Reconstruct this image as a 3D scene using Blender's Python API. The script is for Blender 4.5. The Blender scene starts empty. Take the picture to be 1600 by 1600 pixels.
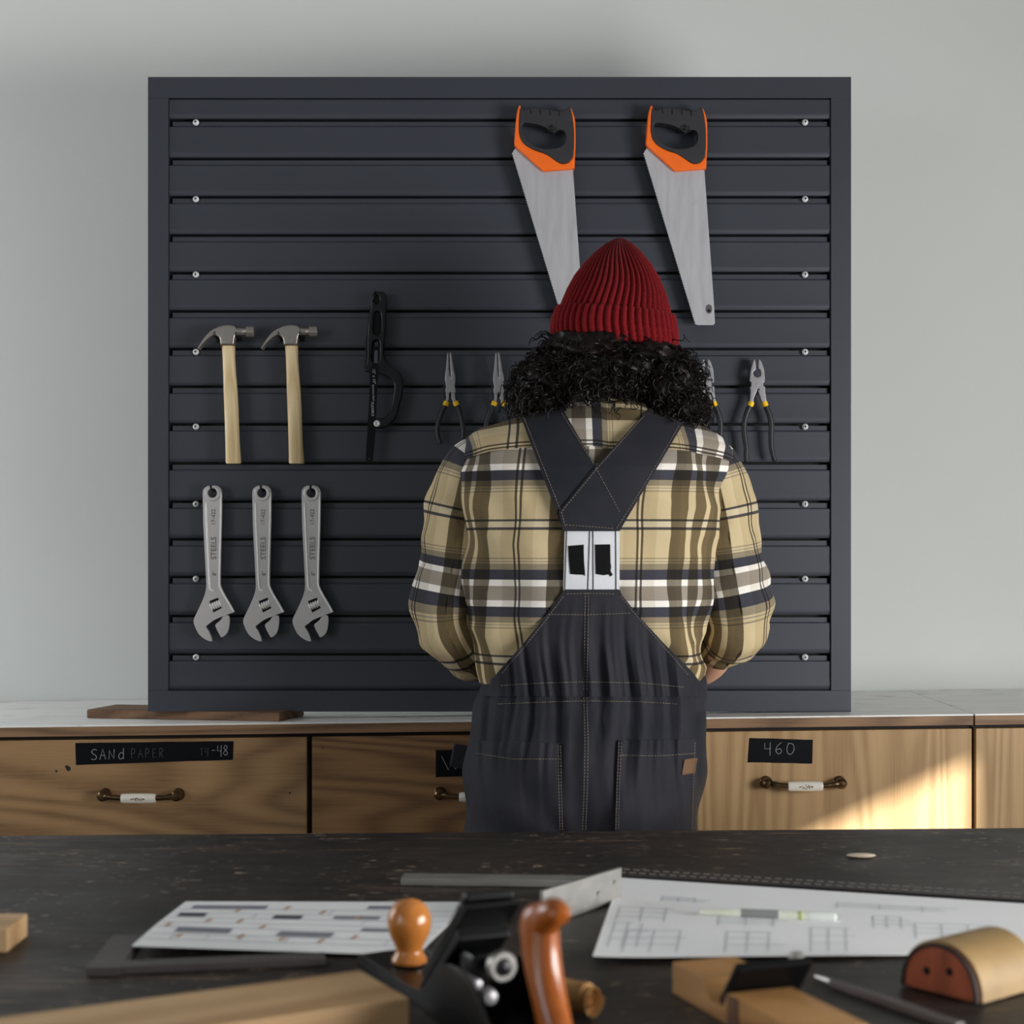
import bpy, bmesh, math, random
import numpy as np
from mathutils import Vector, Matrix, noise as mnoise
PI = math.pi
rnd = random.Random(7)
SC = bpy.context.scene
COL = SC.collection

# ------------------------------------------------------------------ camera, world, light, exposure
FPX, HOR, EYE = 2580.0, 858.0, 1.2
cam_d = bpy.data.cameras.new('camera'); cam = bpy.data.objects.new('camera', cam_d); COL.objects.link(cam)
cam.location = (0, 0, EYE); cam.rotation_euler = (PI/2, 0, 0)
cam_d.sensor_width = 36; cam_d.lens = FPX/1600*36; cam_d.shift_y = (HOR-800)/1600
cam_d.clip_start = .05; cam_d.clip_end = 60
cam_d.dof.use_dof = True; cam_d.dof.focus_distance = 2.9; cam_d.dof.aperture_fstop = 6.0
SC.camera = cam
SC.view_settings.view_transform = 'Standard'; SC.view_settings.look = 'None'
SC.view_settings.gamma = 1; SC.view_settings.use_curve_mapping = False
SC.view_settings.exposure = 0.0
W = bpy.data.worlds.new('sky'); SC.world = W; W.use_nodes = True
bg = W.node_tree.nodes['Background']; bg.inputs[0].default_value = (.86, .95, 1.0, 1); bg.inputs[1].default_value = .24

def area(name, loc, rot, sx, sy, power, color=(1, 1, 1)):
    d = bpy.data.lights.new(name, 'AREA'); d.shape = 'RECTANGLE'; d.size = sx; d.size_y = sy
    d.energy = power; d.color = color
    o = bpy.data.objects.new(name, d); o.location = loc; o.rotation_euler = rot; COL.objects.link(o); return o
# daylight through the long low window in the right wall; two unseen left-wall lamps are added for fill and sheen
area('window_daylight', (2.17, .80, 1.08), (0, PI/2, 0), .88, 1.6, 98, (1, .985, .965))
area('left_wall_fill', (-2.57, 2.83, 1.55), (0, -PI/2, 0), 1.2, 1.0, 24, (.95, .97, 1))  # added lamp, fills the left part of the back wall
area('board_sheen_lamp', (-2.57, -.55, 1.75), (0, -PI/2, 0), 1.15, 1.25, 18, (.84, .91, 1))  # added lamp behind the camera, gives the board's left side its sheen
sun_d = bpy.data.lights.new('sun', 'SUN'); sun_d.energy = 19.0; sun_d.color = (1, .96, .90); sun_d.angle = math.radians(1.4)
sun = bpy.data.objects.new('sun', sun_d); COL.objects.link(sun)
SUN = Vector((-1, 1.0, -.48)); sun.rotation_euler = SUN.to_track_quat('-Z', 'Y').to_euler(); sun.location = (6, -4, 4)

# ------------------------------------------------------------------ geometry helpers: every generator returns (V, F)
def P(px, py, d): return ((px-800)/FPX*d, d, EYE-(py-HOR)/FPX*d)
def join(*parts):
    V, F = [], []
    for v, f in parts:
        n = len(V); V.extend([tuple(q) for q in v]); F.extend([tuple(i+n for i in t) for t in f])
    return V, F
def xf(vf, m): return [tuple(m @ Vector(v)) for v in vf[0]], vf[1]
def mv(vf, x=0, y=0, z=0): return [(a+x, b+y, c+z) for a, b, c in vf[0]], vf[1]
def box(x0, x1, y0, y1, z0, z1, bev=0, seg=2):
    bm = bmesh.new(); bmesh.ops.create_cube(bm, size=1)
    for v in bm.verts:
        v.co = Vector((x0+(v.co.x+.5)*(x1-x0), y0+(v.co.y+.5)*(y1-y0), z0+(v.co.z+.5)*(z1-z0)))
    if bev: bmesh.ops.bevel(bm, geom=list(bm.edges), offset=bev, segments=seg, affect='EDGES', profile=.5)
    return from_bm(bm)
def from_bm(bm):
    bm.verts.index_update(); V = [tuple(v.co) for v in bm.verts]; F = [tuple(v.index for v in f.verts) for f in bm.faces]
    bm.free(); return V, F
def grid(nu, nv, fn, closed_u=False):
    V = [fn(i/(nu if closed_u else nu-1), j/(nv-1)) for j in range(nv) for i in range(nu)]; F = []
    for j in range(nv-1):
        for i in range(nu if closed_u else nu-1):
            a = j*nu+i; b = j*nu+(i+1) % nu; F.append((a, b, b+nu, a+nu))
    return V, F
def loft(rings, cap=True):
    n = len(rings[0]); V = [tuple(p) for r in rings for p in r]; F = []
    for j in range(len(rings)-1):
        for i in range(n):
            a = j*n+i; b = j*n+(i+1) % n; F.append((a, b, b+n, a+n))
    if cap: F.append(tuple(range(n))[::-1]); F.append(tuple((len(rings)-1)*n+i for i in range(n)))
    return V, F
def catmull(pts, k=6, closed=False):
    pts = [np.array(p, float) for p in pts]; n = len(pts); out = []
    rng = range(n) if closed else range(n-1)
    for i in rng:
        p1, p2 = pts[i], pts[(i+1) % n]
        p0 = pts[i-1] if (closed or i) else p1; p3 = pts[(i+2) % n] if (closed or i+2 < n) else p2
        for j in range(k):
            t = j/k
            out.append(.5*((2*p1)+(-p0+p2)*t+(2*p0-5*p1+4*p2-p3)*t*t+(-p0+3*p1-3*p2+p3)*t**3))
    if not closed: out.append(pts[-1])
    return [tuple(p) for p in out]
def tube(path, rad, seg=8, cap=True, squash=1.0, up=(0, 0, 1)):
    path = [Vector(p) for p in path]; n = len(path)
    if not hasattr(rad, '__len__'): rad = [rad]*n
    rings = []; prev = Vector(up)
    for i, p in enumerate(path):
        t = (path[min(i+1, n-1)]-path[max(i-1, 0)])
        if t.length < 1e-9: t = Vector((0, 0, 1))
        t.normalize(); s = t.cross(prev)
        if s.length < 1e-4: s = t.cross(Vector((1, .3, .1)))
        s.normalize(); u = s.cross(t); prev = u
        rings.append([p+s*(rad[i]*math.cos(a))+u*(rad[i]*squash*math.sin(a)) for a in [2*PI*k/seg for k in range(seg)]])
    return loft(rings, cap)
def lathe(prof, seg=24, axis='Z', at=(0, 0, 0)):
    rings = []
    for r, h in prof:
        r = max(r, 1e-5); ring = []
        for k in range(seg):
            a = 2*PI*k/seg; c, s = r*math.cos(a), r*math.sin(a)
            ring.append({'Z': (c, s, h), 'Y': (c, h, -s), 'X': (h, c, s)}[axis])
        rings.append([(x+at[0], y+at[1], z+at[2]) for x, y, z in ring])
    return loft(rings)
def rotm(ax, ang): return Matrix.Rotation(ang, 4, ax)
def dedupe(o, d):
    out = []
    for p in o:
        if not out or math.dist(p, out[-1]) > d: out.append(p)
    while len(out) > 3 and math.dist(out[0], out[-1]) <= d: out.pop()
    return out
def solid(outlines, thick, bev=0, res=1, inset=True):
    """flat outlines (list of XY loops, holes allowed) made solid; front towards -Y, XY -> XZ"""
    cu = bpy.data.curves.new('tmp', 'CURVE'); cu.dimensions = '2D'; cu.fill_mode = 'BOTH'
    cu.extrude = max(thick/2-bev, 0); cu.bevel_depth = bev; cu.bevel_resolution = res; cu.offset = -bev if inset else 0
    for o in outlines:
        o = dedupe(o, max(bev*.6, 2e-5))
        s = cu.splines.new('POLY'); s.points.add(len(o)-1)
        for q, (x, y) in zip(s.points, o): q.co = (x, y, 0, 1)
        s.use_cyclic_u = True
    ob = bpy.data.objects.new('tmp', cu); COL.objects.link(ob); dg = bpy.context.evaluated_depsgraph_get()
    me = bpy.data.meshes.new_from_object(ob.evaluated_get(dg))
    bm = bmesh.new(); bm.from_mesh(me); bmesh.ops.remove_doubles(bm, verts=list(bm.verts), dist=1e-6)
    vf = from_bm(bm); bpy.data.objects.remove(ob); bpy.data.curves.remove(cu); bpy.data.meshes.remove(me)
    return [(x, -z, y) for x, y, z in vf[0]], vf[1]
def text(s, size, extr=.0003, align='CENTER'):
    cu = bpy.data.curves.new('tmp', 'FONT'); cu.body = s; cu.size = size; cu.extrude = extr; cu.align_x = align; cu.align_y = 'CENTER'
    cu.resolution_u = 2
    ob = bpy.data.objects.new('tmp', cu); COL.objects.link(ob); dg = bpy.context.evaluated_depsgraph_get()
    me = bpy.data.meshes.new_from_object(ob.evaluated_get(dg)); bm = bmesh.new(); bm.from_mesh(me); vf = from_bm(bm)
    bpy.data.objects.remove(ob); bpy.data.curves.remove(cu); bpy.data.meshes.remove(me)
    return vf            # in XY, facing +Z
STAND = Matrix.Rotation(PI/2, 4, 'X')   # XY -> XZ, facing -Y

def obj(name, vf, mat, parent=None, smooth=True, angle=35, loc=None, rot=None, label=None, kind=None):
    me = bpy.data.meshes.new(name); me.from_pydata([tuple(v) for v in vf[0]], [], [tuple(f) for f in vf[1]]); me.update()
    bm = bmesh.new(); bm.from_mesh(me); bmesh.ops.recalc_face_normals(bm, faces=list(bm.faces)); bm.to_mesh(me); bm.free()
    if smooth:
        me.polygons.foreach_set('use_smooth', [True]*len(me.polygons)); me.set_sharp_from_angle(angle=math.radians(angle))
    me.materials.append(mat)
    o = bpy.data.objects.new(name, me); COL.objects.link(o)
    if smooth and angle < 100 and len(me.polygons) < 4000:
        wn = o.modifiers.new('weighted', 'WEIGHTED_NORMAL'); wn.keep_sharp = True; wn.weight = 80
    if parent: o.parent = parent
    if loc is not None: o.location = loc
    if rot is not None: o.rotation_euler = rot
    if label: o['label'] = label
    if kind: o['kind'] = kind
    return o
def tag(o, label, cat, group=None):
    o['label'] = label; o['category'] = cat
    if group: o['group'] = group
    return o
def thing(name, label, cat, loc, rot=None, group=None):
    o = bpy.data.objects.new(name, None); COL.objects.link(o); o.location = loc; o.empty_display_size = .05
    if rot is not None: o.rotation_euler = rot
    return tag(o, label, cat, group)
def copy_tree(o, parent=None):
    c = o.copy(); COL.objects.link(c)
    if parent: c.parent = parent
    for ch in list(o.children): copy_tree(ch, c)
    return c
def structure(name, vf, mat, **k): return obj(name, vf, mat, kind='structure', **k)

# ------------------------------------------------------------------ materials
def lin(c): return tuple(((v/255)/12.92 if v/255 <= .04045 else ((v/255+.055)/1.055)**2.4) for v in c)+(1,)
class NT:
    def __init__(s, name):
        s.m = bpy.data.materials.new(name); s.m.use_nodes = True; s.t = s.m.node_tree; s.b = s.t.nodes['Principled BSDF']
    def n(s, t, **k):
        q = s.t.nodes.new(t)
        for a, v in k.items():
            if a in q.inputs.keys(): q.inputs[a].default_value = v
            else: setattr(q, a, v)
        return q
    def l(s, a, b): s.t.links.new(a, b)
    def math(s, op, a, b=None):
        q = s.t.nodes.new('ShaderNodeMath'); q.operation = op
        for i, v in enumerate((a, b)):
            if v is None: continue
            if isinstance(v, (int, float)): q.inputs[i].default_value = v
            else: s.l(v, q.inputs[i])
        return q.outputs[0]
    def coords(s, scale=(1, 1, 1), kind='Object'):
        tc = s.n('ShaderNodeTexCoord'); mp = s.n('ShaderNodeMapping'); mp.inputs['Scale'].default_value = scale
        s.l(tc.outputs[kind], mp.inputs[0]); return mp.outputs[0]
    def ramp(s, fac, stops, const=False):
        r = s.n('ShaderNodeValToRGB'); e = r.color_ramp.elements
        if const: r.color_ramp.interpolation = 'CONSTANT'
        while len(e) > 1: e.remove(e[-1])
        e[0].position = stops[0][0]; e[0].color = stops[0][1]
        for p, c in stops[1:]:
            q = e.new(p); q.color = c
        s.l(fac, r.inputs[0]); return r.outputs[0]
    def noise(s, vec, scale, detail=4, rough=.5, dist=0):
        q = s.n('ShaderNodeTexNoise', Scale=scale, Detail=detail, Roughness=rough, Distortion=dist); s.l(vec, q.inputs['Vector']); return q.outputs['Fac']
    def mix(s, fac, a, b, blend='MIX'):
        q = s.n('ShaderNodeMix'); q.data_type = 'RGBA'; q.blend_type = blend
        for v, i in ((fac, 0), (a, 6), (b, 7)):
            if isinstance(v, (int, float, tuple)): q.inputs[i].default_value = v
            else: s.l(v, q.inputs[i])
        return q.outputs[2]
    def bump(s, h, strength=.3, dist=.002):
        q = s.n('ShaderNodeBump', Strength=strength, Distance=dist); s.l(h, q.inputs['Height']); s.l(q.outputs[0], s.b.inputs['Normal'])
    def set(s, **k):
        for a, v in k.items():
            a = a.replace('_', ' ')
            if hasattr(v, 'is_output'): s.l(v, s.b.inputs[a])
            else: s.b.inputs[a].default_value = v
        return s
def plain(name, rgb, rough=.5, metal=0, noise=0, nscale=40, bump=0, bscale=200, spec=.5, coat=0):
    q = NT(name); q.set(Roughness=rough, Metallic=metal, Specular_IOR_Level=spec, Coat_Weight=coat)
    c = lin(rgb)
    v = q.coords()
    f = q.noise(v, nscale)
    k = noise if noise else .04
    lo = tuple(x*(1-k) for x in c[:3])+(1,); hi = tuple(min(1, x*(1+k)) for x in c[:3])+(1,)
    q.set(Base_Color=q.ramp(f, [(.3, lo), (.7, hi)]))
    if bump: q.bump(q.noise(v, bscale, 3), bump, .001)
    return q.m
def wood(name, dark, light, scale=(1, 1, 1), grain=14, rough=.5, lines=26, spec=.4):
    """scale stretches the grain: small number along the grain"""
    q = NT(name); v = q.coords(scale)
    n1 = q.noise(v, grain*.16, 2, .45, .35)
    w = q.math('ADD', q.math('MULTIPLY', q.math('SINE', q.math('MULTIPLY', n1, lines*3.2)), .5), .5)
    sv = q.coords(tuple(a*(.35 if a < .5 else 1) for a in scale)); n2 = q.noise(sv, grain*9, 6, .75); n3 = q.noise(q.coords(), 5, 3)
    f = q.math('ADD', q.math('MULTIPLY', w, .26), q.math('ADD', q.math('MULTIPLY', n2, .5), q.math('MULTIPLY', n3, .26)))
    d, l = lin(dark), lin(light); mid = tuple((a*.4+b*.6) for a, b in zip(d, l))
    c = q.ramp(f, [(.28, d), (.5, mid), (.74, l)])
    q.set(Base_Color=c, Roughness=rough, Specular_IOR_Level=spec); q.bump(n2, .12, .001)
    return q.m

M = {}
# wall paint
q = NT('wall_paint'); v = q.coords(); f = q.noise(v, 1.2, 4); g = q.noise(v, 60, 4)
q.set(Base_Color=q.ramp(f, [(.3, lin((221, 224, 222))), (.7, lin((226, 229, 227)))]), Roughness=.8); q.bump(g, .05, .002); M['wall'] = q.m
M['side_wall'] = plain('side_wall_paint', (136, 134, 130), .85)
M['floor'] = plain('floor_concrete', (92, 88, 82), .8, noise=.15, nscale=6)
M['ceiling'] = plain('ceiling_paint', (140, 142, 140), .9)
M['frame_paint'] = plain('window_paint', (220, 220, 215), .5)
# powder coated board
q = NT('board_coating'); v = q.coords(); f = q.noise(v, 3, 3); g = q.noise(v, 900, 2)
q.set(Base_Color=q.ramp(f, [(.3, lin((50, 54, 65))), (.7, lin((54, 58, 69)))]), Roughness=.44, Specular_IOR_Level=.65, Metallic=.12); q.bump(g, .04, .0005); M['board'] = q.m
M['board_dark'] = plain('slot_backing', (18, 19, 22), .7)
# steels
def steel(name, rgb, rough, scale=(1, 1, 1), aniso=0, metal=1.0):
    q = NT(name); v = q.coords(scale); f = q.noise(v, 90, 4, .6)
    c = lin(rgb); q.set(Base_Color=q.ramp(f, [(.25, tuple(x*.9 for x in c[:3])+(1,)), (.75, c)]), Metallic=metal)
    q.set(Roughness=q.ramp(f, [(.2, (rough*.8,)*3+(1,)), (.8, (rough*1.2,)*3+(1,))])); return q.m
M['chrome'] = steel('satin_chrome', (212, 209, 209), .3, (.08, .08, .08), metal=.62)
M['letter_chrome'] = steel('letter_chrome', (120, 117, 118), .3, metal=.4)
M['chrome_glint_white'] = steel('chrome_glint_white', (252, 252, 252), .2, metal=.0)  # white and non-metal: the chrome's bright highlights put into the colour
M['hammer_steel'] = steel('forged_steel', (176, 170, 164), .24, (1, 1, .3), metal=.75)
M['blade_steel'] = steel('saw_blade_steel', (196, 196, 202), .5, (1, 1, .15), metal=.55)
M['plier_steel'] = steel('plier_steel', (170, 168, 172), .42, metal=.6)
M['screw_steel'] = steel('zinc_screw', (242, 242, 246), .4, metal=.1)
M['dull_steel'] = steel('dull_steel', (170, 168, 164), .42, (.2, 1, 1), metal=.75)
M['grey_steel'] = steel('grey_steel', (104, 98, 98), .55, (.3, 1, 1), metal=.5)
M['black_steel'] = plain('blackened_steel', (14, 14, 16), .45, metal=.3)
M['black_plastic'] = plain('black_plastic', (14, 16, 19), .28, bump=.05, spec=.4)
M['black_deep'] = plain('black_deep', (4, 5, 7), .5, spec=.2)
M['rubber'] = plain('soft_black_rubber', (42, 42, 48), .55, bump=.15, bscale=600)
M['grip_rubber'] = plain('plier_grip_rubber', (40, 41, 45), .5, bump=.05, bscale=500)
M['orange'] = plain('orange_plastic', (252, 112, 28), .38)
M['yellow'] = plain('yellow_sleeve', (250, 200, 10), .4)
M['grey_pad'] = plain('grey_pad', (78, 88, 98), .5)
M['white_print'] = plain('white_print', (205, 208, 212), .6)
M['grey_print'] = plain('grey_print', (186, 186, 192), .6)
M['hammer_wood'] = wood('hickory', (212, 182, 132), (243, 222, 178), (1, 1, .08), 60, .45)
M['drawer_wood_h'] = wood('drawer_pine', (112, 82, 52), (168, 134, 94), (.10, 1, 1), 26, .5, 60)
M['drawer_wood_h_shaded'] = wood('drawer_shaded', (96, 66, 40), (156, 118, 78), (.07, 1, 1), 30, .5, 70)  # browner, darker tone holds the person's shade on this drawer
M['drawer_wood_v'] = wood('drawer_oak', (146, 114, 76), (186, 154, 112), (1, 1, .05), 44, .5, 34)
M['edge_wood'] = wood('worktop_edge', (92, 68, 48), (150, 118, 88), (.12, 1, 1), 30, .55)
M['plank_wood'] = wood('rough_plank', (70, 48, 34), (128, 96, 70), (.12, 1, 1), 26, .7)
M['pale_wood'] = wood('pale_board', (176, 134, 92), (222, 186, 140), (.12, 1, 1), 22, .55)
M['block_wood'] = wood('plane_block', (134, 90, 44), (196, 148, 92), (.2, .2, 1), 30, .5)
M['shaving'] = wood('shaving', (150, 104, 54), (204, 158, 100), (1, 1, .3), 40, .6)
M['pale_chip'] = wood('pale_chip', (170, 150, 128), (222, 206, 184), (.3, 1, 1), 40, .7)
M['tote_wood'] = wood('varnished_beech', (138, 70, 22), (188, 106, 46), (1, 1, .2), 26, .22, lines=8, spec=.6)
M['knob_wood'] = wood('varnished_knob', (160, 92, 36), (206, 132, 62), (1, 1, .3), 26, .2, lines=8, spec=.6)
M['sander_wood'] = wood('red_wood', (122, 56, 32), (166, 86, 54), (1, 1, .3), 30, .5)
# worktop: white, faint streaks
q = NT('white_worktop'); v = q.coords((.5, 2.2, 1)); f = q.noise(v, 5, 6, .62, 2.2); f2 = q.noise(v, 16, 5, .6, 1.5)
a = q.ramp(f, [(.32, lin((200, 196, 190))), (.40, lin((236, 235, 232))), (.64, lin((240, 240, 238))), (.72, lin((206, 203, 198)))])
b = q.ramp(f2, [(.34, lin((150, 144, 140))), (.42, lin((255, 255, 255)))]); q.set(Base_Color=q.mix(.25, a, b, 'MULTIPLY'), Roughness=.45); M['worktop'] = q.m
# bench top: near-black brown, scratched
q = NT('bench_top'); v = q.coords(); vs = q.coords((1.2, 9, 1)); vd = q.n('ShaderNodeMapping'); vd.inputs['Rotation'].default_value = (0, 0, .75); vd.inputs['Scale'].default_value = (1.5, 22, 1)
tc = q.n('ShaderNodeTexCoord'); q.l(tc.outputs['Object'], vd.inputs[0])
base = q.ramp(q.noise(v, 4, 5, .6), [(.3, lin((38, 33, 30))), (.7, lin((62, 53, 48)))])
grain = q.ramp(q.noise(vs, 9, 6, .7), [(.35, lin((150, 148, 146))), (.65, (1, 1, 1, 1))]); c = q.mix(1.0, base, grain, 'MULTIPLY')
s1 = q.ramp(q.noise(vd.outputs[0], 5, 3, .55), [(.54, (0, 0, 0, 1)), (.66, (1, 1, 1, 1))]); big = q.ramp(q.noise(v, 3.2, 2), [(.5, (0, 0, 0, 1)), (.62, (1, 1, 1, 1))])
m1 = q.math('MULTIPLY', q.math('MULTIPLY', s1, big), .7); c = q.mix(m1, c, lin((128, 104, 88)))
vp = q.coords((1, 2.6, 1)); s2 = q.ramp(q.noise(vp, 46, 3, .6), [(.63, (0, 0, 0, 1)), (.68, (1, 1, 1, 1))]); big2 = q.ramp(q.noise(v, 5, 2), [(.4, (0, 0, 0, 1)), (.55, (1, 1, 1, 1))])
c = q.mix(q.math('MULTIPLY', s2, big2), c, lin((160, 138, 118)))
q.set(Base_Color=c, Roughness=q.ramp(q.noise(v, 7, 4), [(.3, (.42,)*3+(1,)), (.7, (.6,)*3+(1,))]), Specular_IOR_Level=.4); q.bump(q.noise(vs, 30, 4), .15, .001); M['bench'] = q.m
M['paper'] = plain('paper', (244, 245, 247), .8, noise=.02, nscale=8)
M['ink_grey'] = plain('ink_grey', (128, 130, 142), .8)
M['ink_dark'] = plain('ink_dark', (58, 62, 76), .8)
M['ink_pale'] = plain('ink_pale', (186, 188, 194), .8)
M['ink_line'] = plain('ink_line', (196, 200, 208), .8)
M['ink_orange'] = plain('ink_orange', (200, 152, 110), .8)
M['strap_leather'] = plain('strap_leather', (44, 40, 40), .5, noise=.15, nscale=60)
M['strap_thread'] = plain('strap_thread', (112, 106, 102), .7)
M['pen_body'] = plain('pen_body', (222, 226, 210), .3)
M['pen_band'] = plain('pen_band', (136, 138, 138), .5)
M['pen_green'] = plain('pen_green', (172, 184, 104), .4)
M['pen_clear'] = plain('pen_clear', (226, 230, 226), .15)
M['sandpaper'] = plain('tan_wrap', (150, 122, 78), .6, noise=.16, nscale=25, bump=.25, bscale=500)
M['plane_black'] = plain('japanned_black', (13, 14, 16), .34, bump=.05, bscale=300)
M['brass_dark'] = steel('aged_brass', (92, 74, 54), .34)
M['ceramic'] = plain('white_ceramic', (226, 222, 212), .15)
M['ceramic_print'] = plain('ceramic_print', (120, 96, 74), .5)
M['tape'] = plain('black_tape', (9, 12, 17), .5, spec=.12)
M['chalk'] = plain('chalk', (186, 190, 196), .9)
M['chalk_faint'] = plain('chalk_faint', (84, 90, 98), .9)
M['skin'] = plain('skin', (206, 160, 136), .5)
M['eye'] = plain('eye_white', (230, 228, 224), .3)
M['boot'] = plain('boot_leather', (60, 42, 30), .5)
M['hair'] = NT('curly_hair').m
q = NT('curly_hair_strands'); v = q.coords(); q.set(Base_Color=q.ramp(q.noise(v, 30, 2), [(.35, lin((7, 6, 6))), (.8, lin((26, 17, 13)))]), Roughness=.45, Specular_IOR_Level=.22); M['hair'] = q.m
# knit
q = NT('red_knit'); v = q.coords((1, 1, 1)); g = q.noise(v, 420, 2)
q.set(Base_Color=q.ramp(g, [(.3, lin((92, 7, 14))), (.7, lin((128, 13, 22)))]), Roughness=.85, Specular_IOR_Level=.15, Sheen_Weight=.08); q.bump(g, .5, .0015); M['knit'] = q.m
# denim-like canvas of the overalls
def canvas(name, c0, c1):
    q = NT(name); v = q.coords(); n = q.noise(v, 9, 4); w = q.n('ShaderNodeTexWave', Scale=260, Distortion=.4); w.bands_direction = 'DIAGONAL'; q.l(v, w.inputs[0])
    q.set(Base_Color=q.ramp(n, [(.3, lin(c0)), (.7, lin(c1))]), Roughness=.72, Specular_IOR_Level=.25, Sheen_Weight=.03)
    h = q.math('ADD', q.math('MULTIPLY', w.outputs['Fac'], .35), q.math('MULTIPLY', q.noise(v, 45, 4), 1.0)); q.bump(h, .35, .002); return q.m
M['canvas'] = canvas('navy_canvas', (30, 32, 40), (42, 42, 50))
M['webbing'] = plain('white_webbing', (214, 216, 222), .7, bump=.2, bscale=700)
M['thread'] = plain('seam_thread', (128, 118, 108), .8)
M['leather_tab'] = plain('leather_tab', (108, 78, 52), .6)
# plaid: UV.x counts warp repeats, UV.y weft repeats
q = NT('plaid_flannel'); uv = q.n('ShaderNodeUVMap'); uv.uv_map = 'UVMap'; sx = q.n('ShaderNodeSeparateXYZ'); q.l(uv.outputs[0], sx.inputs[0])
fu = q.math('FRACT', sx.outputs[0]); fv = q.math('FRACT', sx.outputs[1])
k = 1/187.0
wl, wt, wo, wb = (1, 1, 1, 1), (.84, .82, .78, 1), (.12, .10, .062, 1), (.03, .024, .02, 1)
wo2 = (.17, .14, .09, 1)
warp = q.ramp(fu, [(0, wl), (1.6*k, wb), (5.8*k, wt), (26*k, wl), (48*k, wo), (63*k, wo2), (75*k, wl), (85*k, wo2), (102*k, wl), (111*k, wo2), (123*k, wo), (138*k, wl), (160*k, wt), (181.2*k, wb), (185.4*k, wl)], True)
k = 1/213.0
TAN, WHT, GRY, NAV, FAD, DGR, LT = lin((202, 184, 146)), lin((240, 236, 230)), lin((150, 142, 132)), lin((38, 44, 64)), lin((142, 131, 110)), lin((58, 58, 64)), lin((208, 194, 164))
weft = q.ramp(fv, [(0, GRY), (11*k, WHT), (21*k, NAV), (37*k, FAD), (46*k, TAN), (49*k, GRY), (50.5*k, TAN), (54*k, FAD), (55.3*k, TAN), (97.5*k, DGR), (101.5*k, LT), (110.5*k, DGR), (114.5*k, TAN),
                   (158*k, FAD), (159.3*k, TAN), (163*k, GRY), (164.4*k, TAN), (167*k, FAD), (176*k, NAV), (192*k, WHT), (202*k, GRY)], True)
tw = q.math('FRACT', q.math('ADD', q.math('MULTIPLY', sx.outputs[0], 62), q.math('MULTIPLY', sx.outputs[1], -70)))
tri = q.math('ABSOLUTE', q.math('SUBTRACT', tw, .5))
v = q.coords(); nz = q.noise(v, 700, 2)
soft = q.math('ADD', .80, q.math('MULTIPLY', tri, .40))
col = q.mix(soft, weft, q.mix(1.0, weft, warp, 'MULTIPLY'))
col = q.mix(q.math('MULTIPLY', q.math('GREATER_THAN', tri, .36), .12), col, q.mix(1.0, lin((200, 190, 170)), warp, 'MULTIPLY'))
q.set(Base_Color=q.mix(q.math('MULTIPLY', nz, .12), col, FAD), Roughness=.88, Specular_IOR_Level=.12, Sheen_Weight=.03)
q.bump(q.math('ADD', q.math('MULTIPLY', tri, .3), q.math('ADD', nz, q.math('MULTIPLY', q.noise(v, 28, 3), 2.5))), .35, .0022); M['plaid'] = q.m

# ------------------------------------------------------------------ the room
WALL_Y, XR, XL, YF, ZC = 3.5, 2.2, -2.6, -3.4, 2.9
structure('floor', box(XL-.1, XR+.1, YF, WALL_Y+.1, -.1, 0), M['floor'], smooth=False)
structure('ceiling', box(XL-.1, XR+.1, YF, WALL_Y+.1, ZC, ZC+.1), M['ceiling'], smooth=False)
structure('wall_back', box(XL-.1, XR+.1, WALL_Y, WALL_Y+.1, 0, ZC), M['wall'], smooth=False)
# right wall with a long low window (head at 1.49 m, far jamb at y 1.63 m): the sun patch on the drawer comes through it
WH, WS, WJ, WN = 1.533, .62, 1.63, -.4
structure('wall_right', join(box(XR, XR+.1, YF, WALL_Y, WH, ZC), box(XR, XR+.1, YF, WALL_Y, 0, WS), box(XR, XR+.1, WJ, WALL_Y, WS, WH), box(XR, XR+.1, YF, WN, WS, WH)), M['side_wall'], smooth=False)
structure('window_1', join(box(XR+.03, XR+.07, WN, WJ, WH-.03, WH), box(XR+.03, XR+.07, WN, WJ, WS, WS+.04), box(XR+.03, XR+.07, WN, WN+.04, WS, WH), box(XR+.03, XR+.07, WJ-.03, WJ, WS, WH)), M['frame_paint'], smooth=False)
lw = [(YF, -1.2, 1.15, 2.35), (.1, 2.3, 1.15, 2.35), (3.36, WALL_Y, 1.15, 2.35), (2.3, 3.36, 2.17, 2.35)]
structure('wall_left', join(box(XL-.1, XL, YF, WALL_Y, 2.35, ZC), box(XL-.1, XL, YF, 2.3, 0, 1.15), box(XL-.1, XL, 3.36, WALL_Y, 0, 1.15), box(XL-.1, XL, 2.3, 3.36, 0, .93), *[box(XL-.1, XL, a, b, c_, d_) for a, b, c_, d_ in lw if d_ > c_]), M['side_wall'], smooth=False)
def added_left_window(n, a, b, c_, d_):
    structure('window_%d' % n, join(box(XL-.07, XL-.03, a, b, d_-.04, d_), box(XL-.07, XL-.03, a, b, c_, c_+.04), box(XL-.07, XL-.03, a, a+.04, c_, d_), box(XL-.07, XL-.03, b-.04, b, c_, d_)), M['frame_paint'], smooth=False)
added_left_window(2, -1.2, .1, 1.15, 2.35); added_left_window(3, 2.3, 3.36, .93, 2.17)  # both out of view, added as frames for the two left-wall fill lamps

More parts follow.
